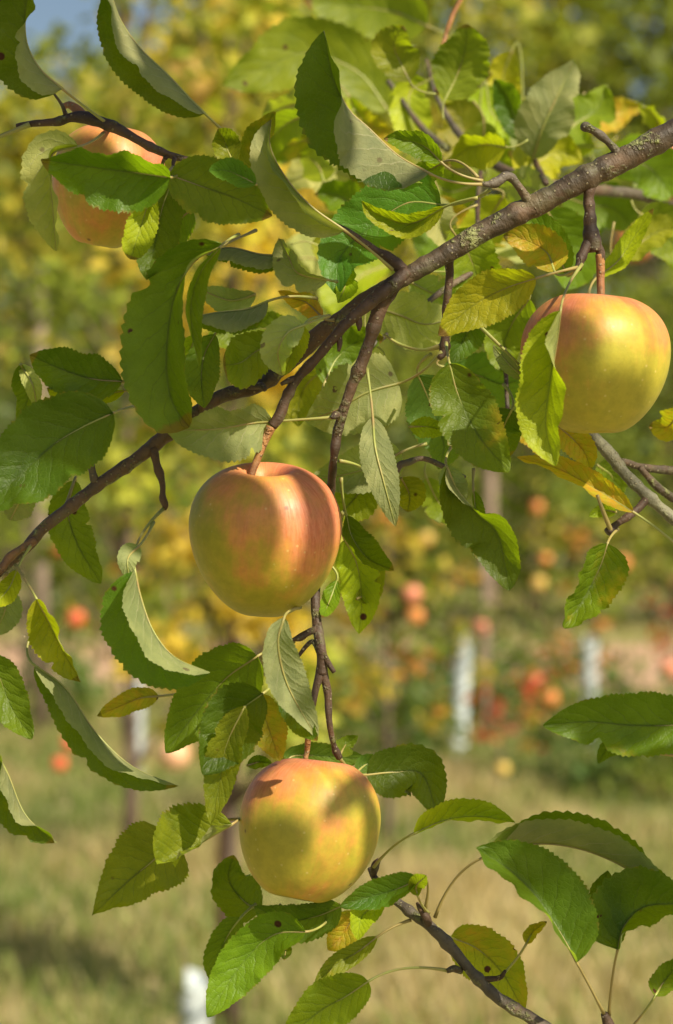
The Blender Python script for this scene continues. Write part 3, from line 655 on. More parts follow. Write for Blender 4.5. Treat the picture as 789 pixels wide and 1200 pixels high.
leaf(K, [(520, 190), (500, 200), (470, 205)], 16, a=20, b=30, col=MID, d=.02, pet=(560, 208, .0))
leaf(K, [(517, 240), (478, 238), (440, 262), (400, 300), (394, 345)], 42, a=25, b=5, col=(.06, .15, .02), d=.02, pet=(575, 222, -.005), p1=.5)
leaf(K, [(520, 243), (480, 262), (440, 250), (424, 235)], 18, a=20, b=45, col=LIME, d=.01, pet=(560, 232, .0))
leaf(K, [(395, 300), (405, 330), (396, 355)], 16, a=20, b=45, col=LIME, d=.03)
# --- left
leaf(K, [(263, 287), (228, 306), (206, 345), (197, 395), (196, 440), (204, 475), (222, 501)], 52, a=(82, 80, 68, 60, 55), b=(30, 12, 5, 5, 10), col=GREEN, d=-.04, pet=(300, 270, .0), curl=14, p1=.72, p2=.5, wave=.5)
leaf(K, [(258, 290), (236, 318), (224, 355), (226, 395), (234, 430)], 17, a=(40, 30, 30), b=(60, 70, 80), col=OLIVE, d=-.062, curl=8, pet=(280, 275, -.03))
leaf(K, [(143, 447), (108, 444), (70, 432), (35, 416)], 32, a=20, b=20, col=DARK, d=-.02, pet=(225, 456, .012))
leaf(K, [(146, 458), (115, 462), (75, 460), (55, 455)], 17, a=20, b=60, col=LIME, d=-.008, pet=(200, 462, .012))
leaf(K, [(25, 427), (30, 445), (33, 468), (20, 493)], 17, a=60, b=10, col=GREEN, d=.01)
leaf(K, [(24, 427), (38, 450), (44, 480)], 10, a=20, b=20, col=LIME, d=.015, under=True)
leaf(K, [(133, 484), (98, 500), (62, 522), (20, 560), (-25, 598)], 52, a=22, b=5, col=DARK, d=-.05, pet=(160, 476, .01), p1=.55)
leaf(K, [(30, 570), (22, 590), (12, 610)], 20, a=30, b=30, col=DARK, d=-.035, under=True)
leaf(K, [(88, 563), (80, 600), (93, 642), (119, 684)], 27, a=25, b=15, col=GREEN, d=.035, pet=(75, 600, .015))
leaf(K, [(320, 494), (295, 496), (250, 503), (194, 504)], 38, a=15, b=(70, 65, 50), col=GREEN, d=.0, ds=-.02, under=True, pet=(392, 489, 0))
leaf(K, [(314, 353), (290, 362), (255, 366), (221, 372)], 27, a=10, b=(140, 135, 100), col=BLUE, d=-.01, pet=(372, 350, .005))
leaf(K, [(327, 398), (300, 412), (282, 425), (262, 428)], 33, a=20, b=20, col=MID, d=-.025, pet=(356, 382, -.005), p2=.5)
leaf(K, [(356, 381), (337, 390), (326, 412), (331, 440)], 22, a=(30, 60), b=(5, 20), col=LIME, d=-.04, under=True, pet=(386, 370, -.012), curl=10)
leaf(K, [(356, 382), (348, 400), (338, 425), (333, 440)], 17, a=30, b=20, col=LIME, d=-.032, pet=(385, 371, -.01))
leaf(K, [(252, 392), (240, 415), (236, 445), (240, 478)], 22, a=20, b=15, col=BLUE, d=.01, pet=(262, 380, .01))
leaf(K, [(230, 392), (222, 420), (225, 455)], 17, a=20, b=15, col=LIME, d=.03)
leaf(K, [(378, 372), (360, 355), (345, 350), (326, 341)], 15, a=20, b=40, col=ORA, d=.0, pet=(392, 375, .0), yel=.6, label='orange brown withered leaf')
leaf(K, [(300, 345), (270, 352), (232, 338)], 16, a=20, b=40, col=BLUE, d=.02, under=True)
# --- centre
leaf(K, [(468, 449), (430, 460), (395, 480), (358, 494)], 42, a=15, b=5, col=OLIVE, d=.03, under=True, pet=(518, 412, .012), p1=.35)
leaf(K, [(470, 530), (440, 545), (405, 556), (362, 562)], 27, a=20, b=10, col=GREEN, d=.045, under=True, pet=(500, 520, .05), p1=.45)
leaf(K, [(437, 489), (440, 525), (450, 565), (464, 617)], 19, a=15, b=15, col=BLUE, d=-.01, under=True, pet=(430, 432, .005), curl=30)
leaf(K, [(428, 560), (420, 578), (405, 596), (392, 606)], 28, a=20, b=15, col=OLIVE, d=.04, pet=(398, 540, .01))
leaf(K, [(470, 560), (480, 580), (478, 600)], 22, a=20, b=15, col=OLIVE, d=.05)
leaf(K, [(406, 604), (413, 630), (432, 655), (462, 669)], 22, a=15, b=60, col=DARK, d=.02, pet=(400, 560, .01))
leaf(K, [(404, 632), (418, 660), (424, 700), (421, 743)], 27, a=25, b=15, col=LIME, d=.035, pet=(402, 600, .015))
leaf(K, [(395, 680), (388, 700), (378, 724)], 12, a=20, b=20, col=MID, d=.02, pet=(384, 660, .02))
leaf(K, [(418, 772-70), (438, 690), (446, 650)], 14, a=20, b=30, col=OLIVE, d=.05)
leaf(K, [(527, 426), (538, 465), (562, 512), (597, 553)], 37, a=12, b=8, col=GREEN, d=-.03, ds=-.01, pet=(523, 402, .0), yel=.16, p1=.55, label='dark green leaf yellowing along its left side')
leaf(K, [(628, 326), (592, 338), (555, 358), (514, 393)], 31, a=12, b=25, col=LIME, d=-.035, pet=(678, 313, -.006))
leaf(K, [(657, 364), (652, 405), (645, 450), (640, 500), (651, 546)], 40, a=(95, 100, 60, 60, 40), b=(15, 10, 10), col=LIME, d=-.075, ds=.01, pet=(682, 310, -.01), yel=.12, curl=12, label='bright yellow green leaf hanging in front of the right hand apple')
leaf(K, [(655, 500), (672, 515), (686, 532), (692, 552)], 20, a=20, b=20, col=YEL, d=.02, yel=1, label='yellow leaf with brown specks')
leaf(K, [(524, 548), (537, 576), (560, 602), (584, 628), (597, 692)], 38, a=(120, 80, 50, 20), b=(30, 5, 5, 10), col=DARK, d=-.03, pet=(532, 520, .02), curl=12, p1=.8)
leaf(K, [(523, 545), (532, 570), (545, 588)], 16, a=20, b=20, col=BLUE, d=-.02, under=True)
leaf(K, [(555, 575), (558, 600), (568, 625)], 12, a=20, b=70, col=DARK, d=.03, pet=(555, 550, .04))
leaf(K, [(620, 445), (600, 430), (578, 405)], 10, a=10, b=60, col=BLUE, d=.02, under=True, pet=(558, 378, .01))
leaf(K, [(600, 480), (590, 505), (598, 535)], 26, a=10, b=20, col=DARK, d=.01, pet=(590, 450, .02))
leaf(K, [(490, 440), (505, 475), (520, 520), (515, 550)], 34, a=10, b=20, col=(.07, .15, .03), d=.045, pet=(505, 415, .02))
leaf(K, [(560, 372), (545, 395), (530, 425)], 22, a=10, b=40, col=BLUE, d=.05, pet=(570, 350, .04))
leaf(K, [(480, 500), (500, 500), (525, 505)], 14, a=30, b=10, col=LIME, d=.02)
# --- lower left
leaf(K, [(158, 668), (165, 700), (180, 740), (205, 770), (246, 788)], 52, a=(100, 112, 110, 112), b=(5, -5, -5, 0), col=(.06, .13, .010), d=-.045, pet=(192, 596, .01), curl=10, wave=.4, p1=.55)
leaf(K, [(163, 640), (150, 655), (152, 680)], 13, a=20, b=10, col=BLUE, d=-.03, under=True, pet=(180, 612, .0))
leaf(K, [(302, 769), (265, 795), (230, 835), (194, 882)], 42, a=12, b=20, col=GREEN, d=-.02, pet=(345, 752, .0), p1=.45)
leaf(K, [(308, 813), (280, 835), (262, 870), (238, 908)], 38, a=12, b=15, col=DARK, d=-.04, pet=(345, 775, .0), p1=.5)
leaf(K, [(287, 828), (266, 872), (258, 915), (247, 966)], 22, a=20, b=10, col=OLIVE, d=-.05)
leaf(K, [(300, 812), (312, 845), (328, 892)], 24, a=20, b=20, col=OLIVE, d=-.005, yel=.45, pet=(345, 780, .004))
leaf(K, [(333, 724), (326, 755), (338, 805), (372, 866)], 24, a=(30, 15, 10), b=(30, 40, 60), col=(.07, .16, .04), d=-.055, under=True, pet=(352, 712, .0), curl=12)
leaf(K, [(330, 800), (345, 835), (372, 868)], 17, a=30, b=20, col=DARK, d=-.035)
leaf(K, [(186, 816), (165, 818), (140, 828), (114, 839)], 15, a=20, b=20, col=OLIVE, d=.05, yel=.5, pet=(215, 812, .04))
leaf(K, [(43, 702), (58, 730), (75, 765), (95, 799)], 30, a=(60, 80, 70), b=12, col=LIME, d=-.03, pet=(18, 662, -.004), curl=14)
leaf(K, [(41, 780), (78, 808), (112, 858), (155, 898), (209, 921)], 34, a=(110, 120, 122, 95), b=(5, 0, 10), col=DARK, d=-.015, pet=(50, 720, .0), curl=12)
leaf(K, [(-16, 768), (0, 795), (14, 830), (38, 866)], 26, a=15, b=25, col=GREEN, d=-.02, pet=(-30, 740, 0))
leaf(K, [(-14, 868), (8, 905), (30, 955), (66, 987)], 32, a=(60, 100, 110, 60), b=(10, 8, 12), col=DARK, d=-.03, pet=(-30, 820, 0), yel=.1)
leaf(K, [(2, 690), (6, 715), (-8, 745)], 20, a=20, b=20, col=BLUE, d=.02, under=True, pet=(8, 672, .0))
leaf(K, [(20, 668), (10, 690), (-10, 712)], 14, a=20, b=20, col=LIME, d=-.005, pet=(36, 640, .0))
leaf(K, [(290, 897), (305, 893), (320, 896)], 9, a=20, b=30, col=DARK, d=.02)
leaf(K, [(398, 886), (406, 872), (420, 862)], 13, a=20, b=20, col=GREEN, d=.03)

leaf(K, [(205, 985), (178, 1010), (148, 1035), (108, 1073)], 48, a=30, b=0, col=OLIVE, d=-.0, pet=(290, 960, .03), p1=.45, p2=1.1)
leaf(K, [(272, 966), (240, 985), (210, 1002), (184, 1013)], 52, a=85, b=8, col=MID, d=-.02, pet=(300, 940, .02), p1=.5, p2=.5)
# --- leaves around the right hand spur
leaf(K, [(650, 318), (640, 295), (612, 280), (590, 276)], 26, a=15, b=15, col=OLIVE, d=.03, yel=.55, pet=(672, 318, .0))
leaf(K, [(664, 322), (650, 290), (625, 262), (600, 258)], 22, a=15, b=15, col=MID, d=.05, pet=(675, 316, .0))
leaf(K, [(700, 325), (725, 305), (745, 275), (766, 244)], 15, a=25, b=35, col=LIME, d=.06, pet=(690, 345, .04))

# ------------------------------------------------------------------ lichen covered twig at the right edge
B2 = thing('apple_branch', 'pale lichen covered twig at the right edge with one long yellow leaf', 'branch', P(745, 560, DF + .04))
wood('bough', B2, [(690, 505, .06, 5), (712, 530, .05, 7.5), (730, 552, .045, 7), (752, 575, .04, 7), (780, 600, .04, 7), (830, 640, .04, 9)], M_LICH, 16, .25, nodes=((.3, .15), (.6, .2)), n=60)
wood('twig', B2, [(728, 540, .06, 4), (755, 548, .07, 4.5), (790, 552, .08, 5), (830, 560, .08, 6)], M_BARK, 10, .2)
wood('twig', B2, [(760, 582, .04, 5), (748, 596, .035, 4.4), (735, 606, .03, 4.2), (722, 615, .028, 4), (712, 624, .026, 4)], M_TWIG, 10, .25, nodes=((.6, .3), (.95, .3)))
wood('twig', B2, [(750, 548, .06, 4), (770, 570, .065, 5), (790, 585, .07, 5)], M_BARK, 10, .2)
leaf(B2, [(742, 600), (700, 574), (655, 550), (606, 536)], 20, a=(50, 60, 60), b=(25, 20, 30), col=YEL, d=.02, pet=(800, 645, .03), yel=1, label='long yellow orange leaf folded along its midrib')
leaf(B2, [(712, 637), (703, 665), (685, 700), (661, 736)], 38, a=(15, 25, 30), b=(50, 55, 50), col=GREEN, d=.01, pet=(724, 620, .03), yel=.1, p1=.5)
leaf(B2, [(722, 600), (706, 598), (690, 605)], 10, a=20, b=30, col=MID, d=.04)
leaf(B2, [(800, 480), (782, 500), (760, 500)], 22, a=20, b=30, col=OLIVE, d=.08, yel=.5)
leaf(B2, [(700, 545), (718, 560), (720, 590)], 20, a=20, b=30, col=MID, d=.12)
wood('leaf_scar_stub', B2, [(716, 622, .026, 3), (708, 602, .02, 2.4), (700, 580, .018, 2)], M_STALK, 8, .05)
for a in [((740, 602), (705, 598), (700, 590)), ]: pass

# ------------------------------------------------------------------ leafy branch at lower right
B3 = thing('apple_branch', 'grey brown leafy branch rising from the bottom right edge to the lower apple', 'branch', P(560, 1140, DF))
wood('bough', B3, [(434, 1018, .02, 3.6), (440, 1030, .015, 4.4), (455, 1048, .01, 5), (480, 1068, .004, 6), (507, 1088, 0, 6.6), (530, 1112, 0, 6.4), (555, 1142, 0, 6.6), (585, 1170, 0, 7), (620, 1192, 0, 7.4), (660, 1216, 0, 8), (720, 1250, 0, 9), (800, 1300, 0, 10)],
     M_GREY, 16, .18, nodes=((.16, .2), (.28, .25), (.40, .25), (.52, .2)), n=150)
wood('twig', B3, [(540, 1138, 0, 4), (532, 1135, -.004, 4), (524, 1138, -.006, 2.6)], M_TWIG, 9, .2, n=9)
wood('twig', B3, [(503, 1086, 0, 5), (500, 1076, -.003, 4.6), (493, 1066, -.004, 3), (489, 1058, -.005, 1.8)], M_TWIG, 9, .2, n=12)
wood('twig', B3, [(438, 1024, .015, 4.4), (440, 1014, .012, 5), (444, 1008, .01, 3)], M_TWIG, 9, .2, n=9)
wood('twig', B3, [(720, 1250, 0, 6), (716, 1220, -.004, 5.6), (712, 1200, -.006, 6.4), (708, 1188, -.008, 4.4)], M_TWIG, 12, .25, nodes=((.7, .3),))
wood('twig', B3, [(560, 1148, 0, 3), (585, 1146, 0, 3.4), (592, 1138, -.004, 2)], M_TWIG, 9, .2, n=10)
leaf(B3, [(485, 977), (520, 962), (560, 957), (604, 964)], 25, a=(40, 25, 20), b=(85, 75, 80), col=LIME, d=-.01, pet=(438, 1016, .01), curl=12)
leaf(B3, [(566, 1005), (600, 992), (655, 990), (715, 1008), (790, 1052)], 44, a=(75, 30, 15, 12), b=(125, 128, 130, 150), col=GREEN, d=-.02, pet=(510, 1075, .0), curl=8, wave=.5)
leaf(B3, [(676, 1128), (655, 1090), (628, 1050), (595, 1018), (558, 994)], 54, a=(95, 75, 70), b=(18, 8, 12), col=(.07, .16, .012), d=-.05, pet=(708, 1188, -.008), curl=10, p1=.55)
leaf(B3, [(724, 1113), (732, 1085), (758, 1062), (815, 1060)], 52, a=(10, 8, 15), b=(75, 60, 50), col=DARK, d=-.03, pet=(714, 1190, -.006), p1=.42)
leaf(B3, [(722, 1110), (715, 1080), (708, 1050), (712, 1020)], 24, a=20, b=20, col=DARK, d=-.025)
leaf(B3, [(700, 1068), (690, 1066), (675, 1066)], 10, a=20, b=20, col=OLIVE, d=.0, yel=.4)
leaf(B3, [(768, 1167), (780, 1148), (805, 1120)], 18, a=20, b=30, col=GREEN, d=-.02, pet=(730, 1215, .0))
leaf(B3, [(617, 1106), (625, 1092), (641, 1080)], 12, a=35, b=50, col=OLIVE, d=-.01, pet=(583, 1148, .0), yel=.4)
leaf(B3, [(528, 1098), (560, 1112), (590, 1142), (614, 1186)], 36, a=30, b=15, col=LIME, d=.02, yel=.30, pet=(512, 1086, .004), p1=.45, label='half yellow leaf behind the grey twig')
leaf(B3, [(442, 1098), (420, 1115), (395, 1130), (368, 1154)], 14, a=25, b=20, col=OLIVE, d=.0, pet=(482, 1078, .004), yel=.2)
leaf(B3, [(432, 1150), (405, 1168), (375, 1185), (330, 1222)], 32, a=25, b=15, col=MID, d=-.03, pet=(528, 1138, -.004), p1=.5)
leaf(B3, [(358, 1092), (320, 1096), (285, 1128), (243, 1192)], 32, a=20, b=15, col=MID, d=-.01, pet=(398, 1060, .01))
leaf(B3, [(282, 1076), (268, 1095), (255, 1125), (252, 1158)], 20, a=20, b=20, col=GREEN, d=.01, pet=(300, 1060, .02))
leaf(B3, [(330, 1095), (335, 1110), (333, 1125)], 8, a=20, b=20, col=DARK, d=.01)
leaf(B3, [(270, 1188-20), (262, 1165), (258, 1182)], 10, a=20, b=20, col=DARK, d=.02)
leaf(B3, [(305, 1068), (285, 1055), (268, 1030), (274, 1002)], 30, a=20, b=15, col=DARK, d=.03, pet=(330, 1060, .03))
leaf(B3, [(400, 1062), (370, 1074), (335, 1078), (298, 1062)], 30, a=(30, 15), b=(50, 40), col=BLUE, d=-.005, pet=(440, 1040, .01))
leaf(B3, [(418, 1068), (408, 1085), (398, 1100), (384, 1113)], 21, a=20, b=15, col=OLIVE, d=.02, yel=.5, pet=(432, 1050, .02))
leaf(B3, [(492, 1030), (465, 1042), (430, 1052), (398, 1062)], 21, a=(60, 35, 20), b=(15, 20, 30), col=(.07, .14, .015), d=-.03, pet=(498, 1068, -.004))
leaf(B3, [(450, 1050), (438, 1062), (424, 1075), (419, 1102)], 17, a=20, b=30, col=LIME, d=-.02)
leaf(B3, [(490, 1050), (488, 1038), (500, 1026)], 12, a=20, b=30, col=OLIVE, d=-.03, pet=(502, 1070, 0))
leaf(B3, [(430, 908), (462, 905), (495, 908), (513, 956)], 32, a=15, b=15, col=DARK, d=.03, pet=(398, 888, .012), p1=.45)
leaf(B3, [(418, 905), (432, 895), (452, 900)], 13, a=20, b=20, col=BLUE, d=.05)
leaf(B3, [(335, 893), (352, 885), (430, 890)], 17, a=20, b=20, col=BLUE, d=.06)

B4 = thing('leafy_shoot', 'leafy shoot reaching in at the right edge with one big serrated dark green leaf', 'shoot', P(830, 870, DF))
wood('stem', B4, [(860, 960, -.05, 4), (850, 910, -.05, 3.6), (838, 870, -.05, 3), (840, 820, -.05, 2)], M_TWIG, 10, .2)
leaf(B4, [(832, 846), (790, 850), (740, 850), (690, 846), (636, 850)], 40, a=(15, 18, 15), b=(10, 15, 25), col=GREEN, d=-.06, pet=(838, 868, -.05), p1=.5, yel=.05)
leaf(B4, [(760, 880), (735, 872), (712, 878), (701, 895)], 13, a=20, b=20, col=DARK, d=-.05, pet=(836, 880, -.05))

# ------------------------------------------------------------------ blurred branch of the same tree, farther back at the top
B5 = thing('apple_branch', 'blurred leafy branch behind the main branch at the top and upper right', 'branch', P(560, 120, DF + .2))
wood('bough', B5, [(500, 70, .4, 2), (515, 120, .36, 3), (560, 180, .3, 5), (640, 215, .26, 6), (760, 230, .35, 7), (860, 260, .38, 10)], M_GREY, 12, .15)
wood('twig', B5, [(455, 95, .36, 3), (495, 150, .34, 4), (525, 175, .32, 4.5)], M_GREY, 8, .1)
wood('twig', B5, [(545, -10, .3, 3), (530, 20, .3, 3), (518, 60, .29, 3), (512, 110, .24, 3)], M_FRUITSTALK, 8, .1)
wood('twig', B5, [(640, 215, .2, 4), (628, 190, .28, 3), (618, 165, .3, 2)], M_TWIG, 8, .1)
wood('twig', B5, [(565, 185, .28, 3), (560, 260, .2, 3), (575, 330, .15, 3), (590, 400, .12, 3), (595, 480, .1, 2.6)], M_TWIG, 10, .1)
wood('twig', B5, [(570, 310, .12, 4), (520, 340, .1, 3.6), (470, 380, .09, 3), (430, 410, .08, 3)], M_GREY, 10, .1)
for p, W, a, b, col, d, un, pet, ye in [
    ([(455, 130), (420, 85), (360, 62), (310, 80), (262, 100)], 34, 15, 15, MID, .26, 0, (505, 160, .2), 0),
    ([(500, 30), (465, 15), (420, 8), (355, 0)], 34, 15, 25, MID, .28, 0, (525, 40, .2), 0),
    ([(480, 95), (470, 75), (462, 52), (472, 30)], 24, 15, 15, OLIVE, .13, 0, (512, 110, .18), 0),
    ([(522, 116), (535, 90), (545, 60), (548, 28)], 30, 15, 15, OLIVE, .13, 0, (520, 140, .18), .1),
    ([(625, 186), (636, 150), (652, 115), (673, 70)], 28, 25, 45, BLUE, .16, 1, (630, 200, .2), 0),
    ([(612, 165), (604, 140), (595, 115), (580, 92)], 18, 20, 40, DARK, .17, 0, (622, 190, .2), 0),
    ([(655, 160), (675, 145), (700, 128), (712, 100)], 28, 20, 40, OLIVE, .2, 0, (640, 190, .2), 0),
    ([(676, 148), (705, 138), (730, 130), (753, 122)], 18, 25, 35, ORA, .28, 0, (650, 170, .2), .9),
    ([(604, 205), (630, 190), (655, 178), (682, 190)], 28, 15, 30, LIME, .16, 0, (590, 215, .19), 0),
    ([(560, 190), (545, 165), (540, 140), (520, 120)], 28, 15, 20, OLIVE, .2, 0, (570, 200, .19), 0),
    ([(500, 95), (480, 110), (485, 150), (500, 175)], 20, 15, 20, LIME, .2, 0, (512, 90, .19), 0),
    ([(720, 205), (740, 190), (765, 200), (790, 235)], 30, 15, 20, MID, .2, 0, (700, 225, .22), 0),
    ([(750, 250), (770, 262), (790, 290), (800, 320)], 26, 15, 20, MID, .25, 0, (740, 235, .24), 0),
    ([(725, 300), (750, 285), (775, 270), (800, 268)], 22, 15, 40, OLIVE, .22, 0, (720, 260, .24), 0),
    ([(640, 245), (660, 280), (670, 310), (665, 340)], 34, 15, 20, GREEN, .12, 0, (640, 222, .2), 0),
    ([(530, 270), (550, 300), (560, 340), (545, 380)], 34, 15, 20, MID, .1, 0, (560, 240, .15), 0),
    ([(620, 350), (600, 380), (590, 410), (600, 440)], 28, 15, 20, OLIVE, .1, 0, (590, 330, .11), .2),
    ([(440, 360), (470, 370), (500, 380), (540, 370)], 30, 15, 10, LIME, .09, 1, (430, 400, .08), 0),
    ([(480, 330), (510, 345), (530, 350), (560, 330)], 22, 20, 10, MID, .12, 1, (560, 320, .12), 0),
    ([(380, 450), (395, 420), (420, 400), (450, 395)], 26, 20, 10, GREEN, .08, 0, (430, 410, .08), 0),
    ([(450, 420), (440, 440), (430, 470), (440, 500)], 22, 20, 10, OLIVE, .1, 0, (440, 405, .08), 0),
    ([(520, 430), (560, 440), (590, 450), (620, 440)], 30, 20, 10, (.06, .13, .03), .12, 0, (590, 400, .1), 0),
    ([(600, 490), (625, 505), (640, 520), (650, 540)], 20, 20, 10, YEL, .09, 0, (595, 480, .1), .8),
    ([(610, 400), (640, 400), (660, 380), (690, 350)], 26, 20, 10, OLIVE, .14, 0, (595, 420, .1), .2),
    ([(500, 560), (515, 590), (530, 600), (545, 630)], 18, 20, 10, MID, .15, 0, (520, 520, .12), 0),
    ([(570, 100), (575, 130), (590, 150), (590, 180)], 24, 20, 10, LIME, .22, 0, (560, 170, .19), 0),
    ([(470, 190), (460, 215), (420, 235), (380, 240)], 24, 20, 10, OLIVE, .22, 0, (500, 170, .2), 0),
    ([(660, 230), (690, 240), (720, 245), (745, 270)], 28, 20, 10, GREEN, .2, 0, (650, 218, .2), 0),
    ([(560, 215), (530, 225), (500, 215), (470, 235)], 22, 20, 20, MID, .18, 0, (570, 200, .19), 0),
    ([(590, 230), (575, 255), (560, 285), (575, 320)], 24, 20, 20, LIME, .14, 0, (575, 220, .18), 0),
    ([(600, 60), (590, 90), (600, 115), (620, 130)], 16, 20, 20, LIME, .25, 0, (612, 160, .2), 0),
    ([(345, 390), (310, 385), (270, 390), (240, 400)], 24, 15, 25, GREEN, .10, 0, (380, 400, .08), 0),
    ([(385, 430), (360, 450), (350, 475), (350, 500)], 22, 15, 25, OLIVE, .12, 0, (410, 415, .08), .1)]:
    if p[0][1] < 250: d *= 1.75
    pet = (pet[0], pet[1], d)
    leaf(B5, p, W * (DF + d) / DF * .95, a=a, b=b, col=tuple(v * 1.2 for v in col), d=d, under=bool(un), pet=pet, yel=ye, wave=1.6, pr=.6)
rb = random.Random(21)
for k in range(34):                         # more of the same crown, out of focus
    x, y = rb.uniform(350, 790), rb.uniform(90, 330)
    if y < 150 and x > 720: continue
    if y < 120 and x > 540: y += 80
    an = rb.uniform(0, 6.28); l = rb.uniform(60, 105); d = rb.uniform(.18, .6); sx, sy = math.cos(an), math.sin(an) * .8 + .25
    pts = [(x + sx * l * t - sy * l * .18 * math.sin(3.14 * t), y + sy * l * t + sx * l * .18 * math.sin(3.14 * t)) for t in (0, .33, .66, 1)]
    leaf(B5, pts, rb.uniform(22, 34), a=rb.uniform(5, 50), b=rb.uniform(5, 70), col=rb.choice([MID, LIME, LIME, OLIVE, GREEN, (.20, .24, .015)]), d=d, ds=rb.uniform(-.05, .05), under=rb.random() < .3,
         pet=(x - sx * 26, y - sy * 26, d), yel=rb.choice([0, 0, .1, .4]), wave=1.6, res=.6, pr=.55)

# ------------------------------------------------------------------ apples
apple(311, 635, 188, 180, .0, 'large apple with soft red blush in the middle of the picture', [(295, 562, -.010, 4.0), (303, 535, -.010, 4.4), (311, 515, -.008, 5), (318, 500, -.008, 6)], (17, -5, 20), .70, .05)
apple(360, 974, 171, 168, -.002, 'lowest apple, pale pink and yellow, hanging above the grass on a thin stalk', [(359, 893, -.004, 3.0), (360, 880, -.004, 3.2), (361, 868, -.006, 3.6), (362, 856, -.006, 4)], (16, -1, 140), .78, .75, taper=.10)
apple(698, 429, 187, 166, -.004, 'yellow apple with pink shoulders at the right edge, partly behind a yellow green leaf', [(704, 348, -.004, 4.6), (704, 330, 0, 4.8), (704, 312, 0, 5.2), (703, 298, 0, 5.4)], (1, -3, 260), .62, .8, taper=.20)
apple(126, 221, 138, 144, .055, 'pink shouldered apple at upper left, half covered by green leaves', [(130, 150, .05, 3.6), (128, 148, .02, 3.8), (124, 147, .005, 4)], (12, 2, 50), .84, .3)

#@@CANOPY
# ------------------------------------------------------------------ unseen added bough: leaves set along the sun rays to dapple fruit
B6 = thing('apple_branch', 'unseen leafy bough added above the picture to shade the fruit', 'branch', CAM + Vector((.5, .7, .75)))
rg = random.Random(5)
S1 = SUN.cross(Vector((0, 0, 1))).normalized(); S2 = S1.cross(SUN).normalized()
_s = CAM.dot(SUN)
def sunpt(px, py, d, up, u=0, v=0):
    return P(px, py, DF + d) + SUN * up + S1 * u + S2 * v
def free_leaf(parent, c, L, W, ax, nrm, col, twigend=None):
    V, F, UV = [], [], []; sd = ax.cross(nrm).normalized(); n = 16; nu = 3
    for i in range(n + 1):
        t = i / n; f = 1.9 * t ** .6 * (1 - t) ** .8 + .01
        for k in range(-nu, nu + 1):
            s = k / nu; V.append(tuple(c + ax * L * t + sd * W * f * s + nrm * (abs(s) * W * f * .4 - .15 * L * t * t))); UV.append((.5 + .5 * s, t))
    per = 2 * nu + 1
    for i in range(n):
        for k in range(2 * nu): F.append((i * per + k, (i + 1) * per + k, (i + 1) * per + k + 1, i * per + k + 1))
    o = mesh_obj('leaf', V, F, M_LEAF, parent, UV); o.color = (*col, 0)
    if twigend is not None:
        V, F, U = tube_geo(spline([(*twigend, .0009), (*((twigend + c) / 2 + Vector((0, 0, .004))), .0008), (*c, .0006)], 5), 6); mesh_obj('leaf_stalk', V, F, M_STALK, o, U)
# (apple number, picture point on its skin, distance towards the sun, leaf length m, half-width m, roll)
FR = [(311, 635, .0, 94), (360, 974, -.002, 85), (698, 429, -.004, 90), (127, 221, .055, 66)]
def skin(k, px, py):
    x, y, d, rr = FR[k]; q = math.hypot(px - x, py - y); return P(px, py, DF + d - math.sqrt(max(0, rr * rr - q * q)) * DF / FPX)
targets = [(0, 240, 620, .7, .12, .024, 88), (0, 378, 660, .7, .11, .016, 88),
           (1, 328, 975, .9, .036, .009, 60), (1, 415, 925, .85, .05, .009, 155), (1, 436, 1000, .95, .07, .012, 75), (1, 300, 905, .8, .04, .008, 160),
           (2, 636, 440, .8, .11, .016, 85), (2, 690, 505, .95, .08, .014, 20), (3, 95, 250, .8, .08, .018, 80), (3, 130, 280, .8, .08, .016, 10)]
lit = [skin(0, 325, 590), skin(0, 325, 650), skin(1, 385, 980), skin(1, 325, 930), skin(1, 370, 1030), skin(2, 730, 400), skin(2, 700, 370), skin(2, 750, 460), skin(3, 120, 180), skin(3, 150, 250),
       P(450, 180, 1.1), P(350, 240, 1.1), P(640, 450, 1.055), P(300, 1130, 1.1), P(620, 1020, 1.08), P(560, 350, 1.1), P(150, 690, 1.08), P(395, 1180, 1.1), P(540, 950, 1.1), P(340, 780, 1.08), P(700, 210, DF), P(620, 240, DF)]
tw_pts = []
def place(c, L, W, roll):
    ax = (S1 * math.cos(R(roll)) + S2 * math.sin(R(roll))); nrm = (SUN + Vector((rg.uniform(-.2, .2), rg.uniform(-.2, .2), 0))).normalized()
    ax = (ax - nrm * ax.dot(nrm)).normalized(); base = c - ax * L * .5; end = base - ax * .03
    free_leaf(B6, base, L, W, ax, nrm, GREEN, end); tw_pts.append(end)
for (k, px, py, up, L, W, roll) in targets:
    sh = S1 * 0
    place(skin(k, px, py) + SUN * up + sh, L, W, roll)
    if k in (0, 2): place(skin(k, px, py) + SUN * (up + .06) + sh + S1 * .002, L, W * .9, roll + 4)
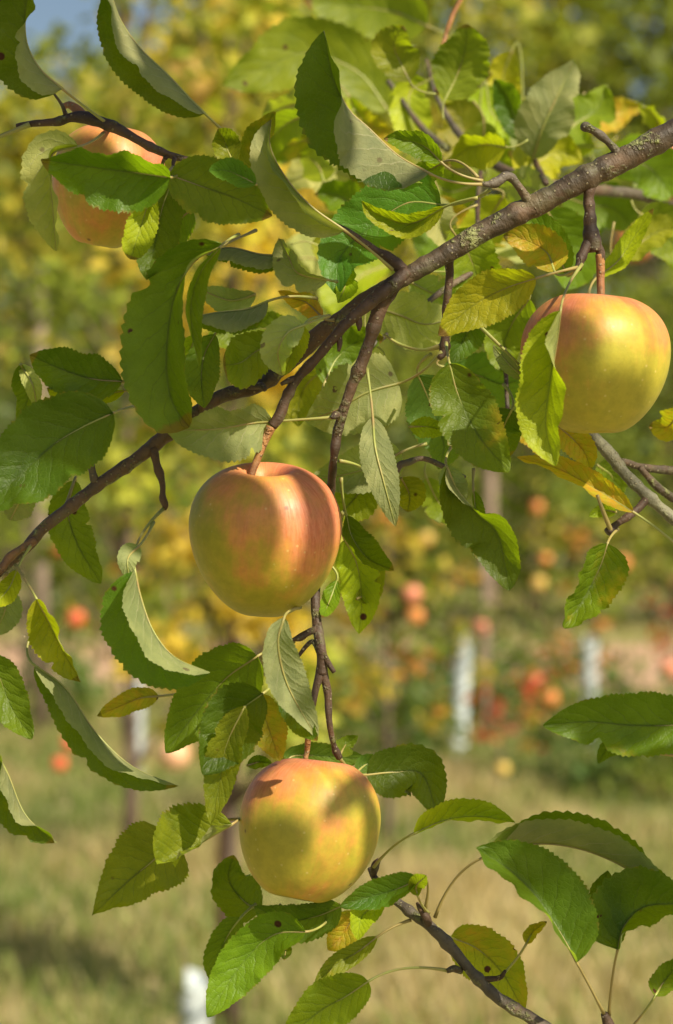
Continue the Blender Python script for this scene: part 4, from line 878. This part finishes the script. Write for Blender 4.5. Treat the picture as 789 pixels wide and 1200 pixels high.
for (px, py, roll) in [(40, 525, 20), (95, 500, 100), (175, 440, 60), (110, 215, 170), (250, 235, 30), (235, 985, 20), (145, 1020, 120), (245, 815, 60), (270, 860, 150), (750, 1075, 30), (370, 95, 80), (470, 440, 20),
        (500, 480, 90), (100, 590, 50), (450, 285, 150), (280, 1035, 20), (340, 1075, 160), (20, 30, 70), (155, 70, 120), (270, 365, 10), (480, 920, 40), (660, 860, 10), (740, 850, 170), (700, 1000, 20), (110, 440, 10), (560, 620, 120), (400, 560, 60), (440, 600, 120)]:
    q = P(px, py, DF - .03)
    if all(math.hypot((q - e).dot(S1), (q - e).dot(S2)) > .056 for e in lit[:9] + lit[12:13] + [P(640, 500, 1.055), P(640, 400, 1.055)]): place(q + SUN * rg.uniform(.6, .8), .085, .021, roll)
n_ = 0
while n_ < 62:
    px, py = rg.uniform(-60, 850), rg.uniform(-60, 1260); up = rg.uniform(.5, .85); p = P(px, py, DF)
    L, W = rg.uniform(.06, .095), rg.uniform(.016, .024)
    ok = True
    for q in lit:
        e = p - q
        if math.hypot(e.dot(S1), e.dot(S2)) < .056: ok = False
    c = p + SUN * up; v = c - CAM; dz = v.dot(FW)
    if dz > .02 and abs(v.dot(RT)) / dz < .20 and abs(v.dot(UP)) / dz < .29: ok = False
    n_ += 1
    if ok: place(c, L, W, rg.uniform(0, 360))
hub = sunpt(420, 420, 0, .75, .1, .25)
def free_wood(name, parent, a, b, r0, r1, mat):
    m_ = (a + b) / 2 + Vector((.0, .0, .02)); V, F, U = tube_geo(spline([(*a, r0), (*m_, (r0 + r1) / 2), (*b, r1)], 14), 8, .12); mesh_obj(name, V, F, mat, parent, U)
rows = (-.22, .02, .26)
for v in rows:
    a, b = sunpt(420, 600, 0, 1.45, -.34, v), sunpt(420, 600, 0, 1.5, .34, v + .05)
    free_wood('bough', B6, b, a, .006, .003, M_BARK); free_wood('bough', B6, hub2 := sunpt(420, 600, 0, 2.1, -.6, .1), a, .012, .006, M_BARK)
o_ = sunpt(420, 600, 0, 0)
for e in tw_pts:
    u, v = (e - o_).dot(S1), (e - o_).dot(S2); vb = min(rows, key=lambda q: abs(q - v)); u = max(-.33, min(.33, u))
    free_wood('twig', B6, o_ + SUN * 1.46 + S1 * u * .97 + S2 * (vb + .025), e, .0013, .0007, M_TWIG)
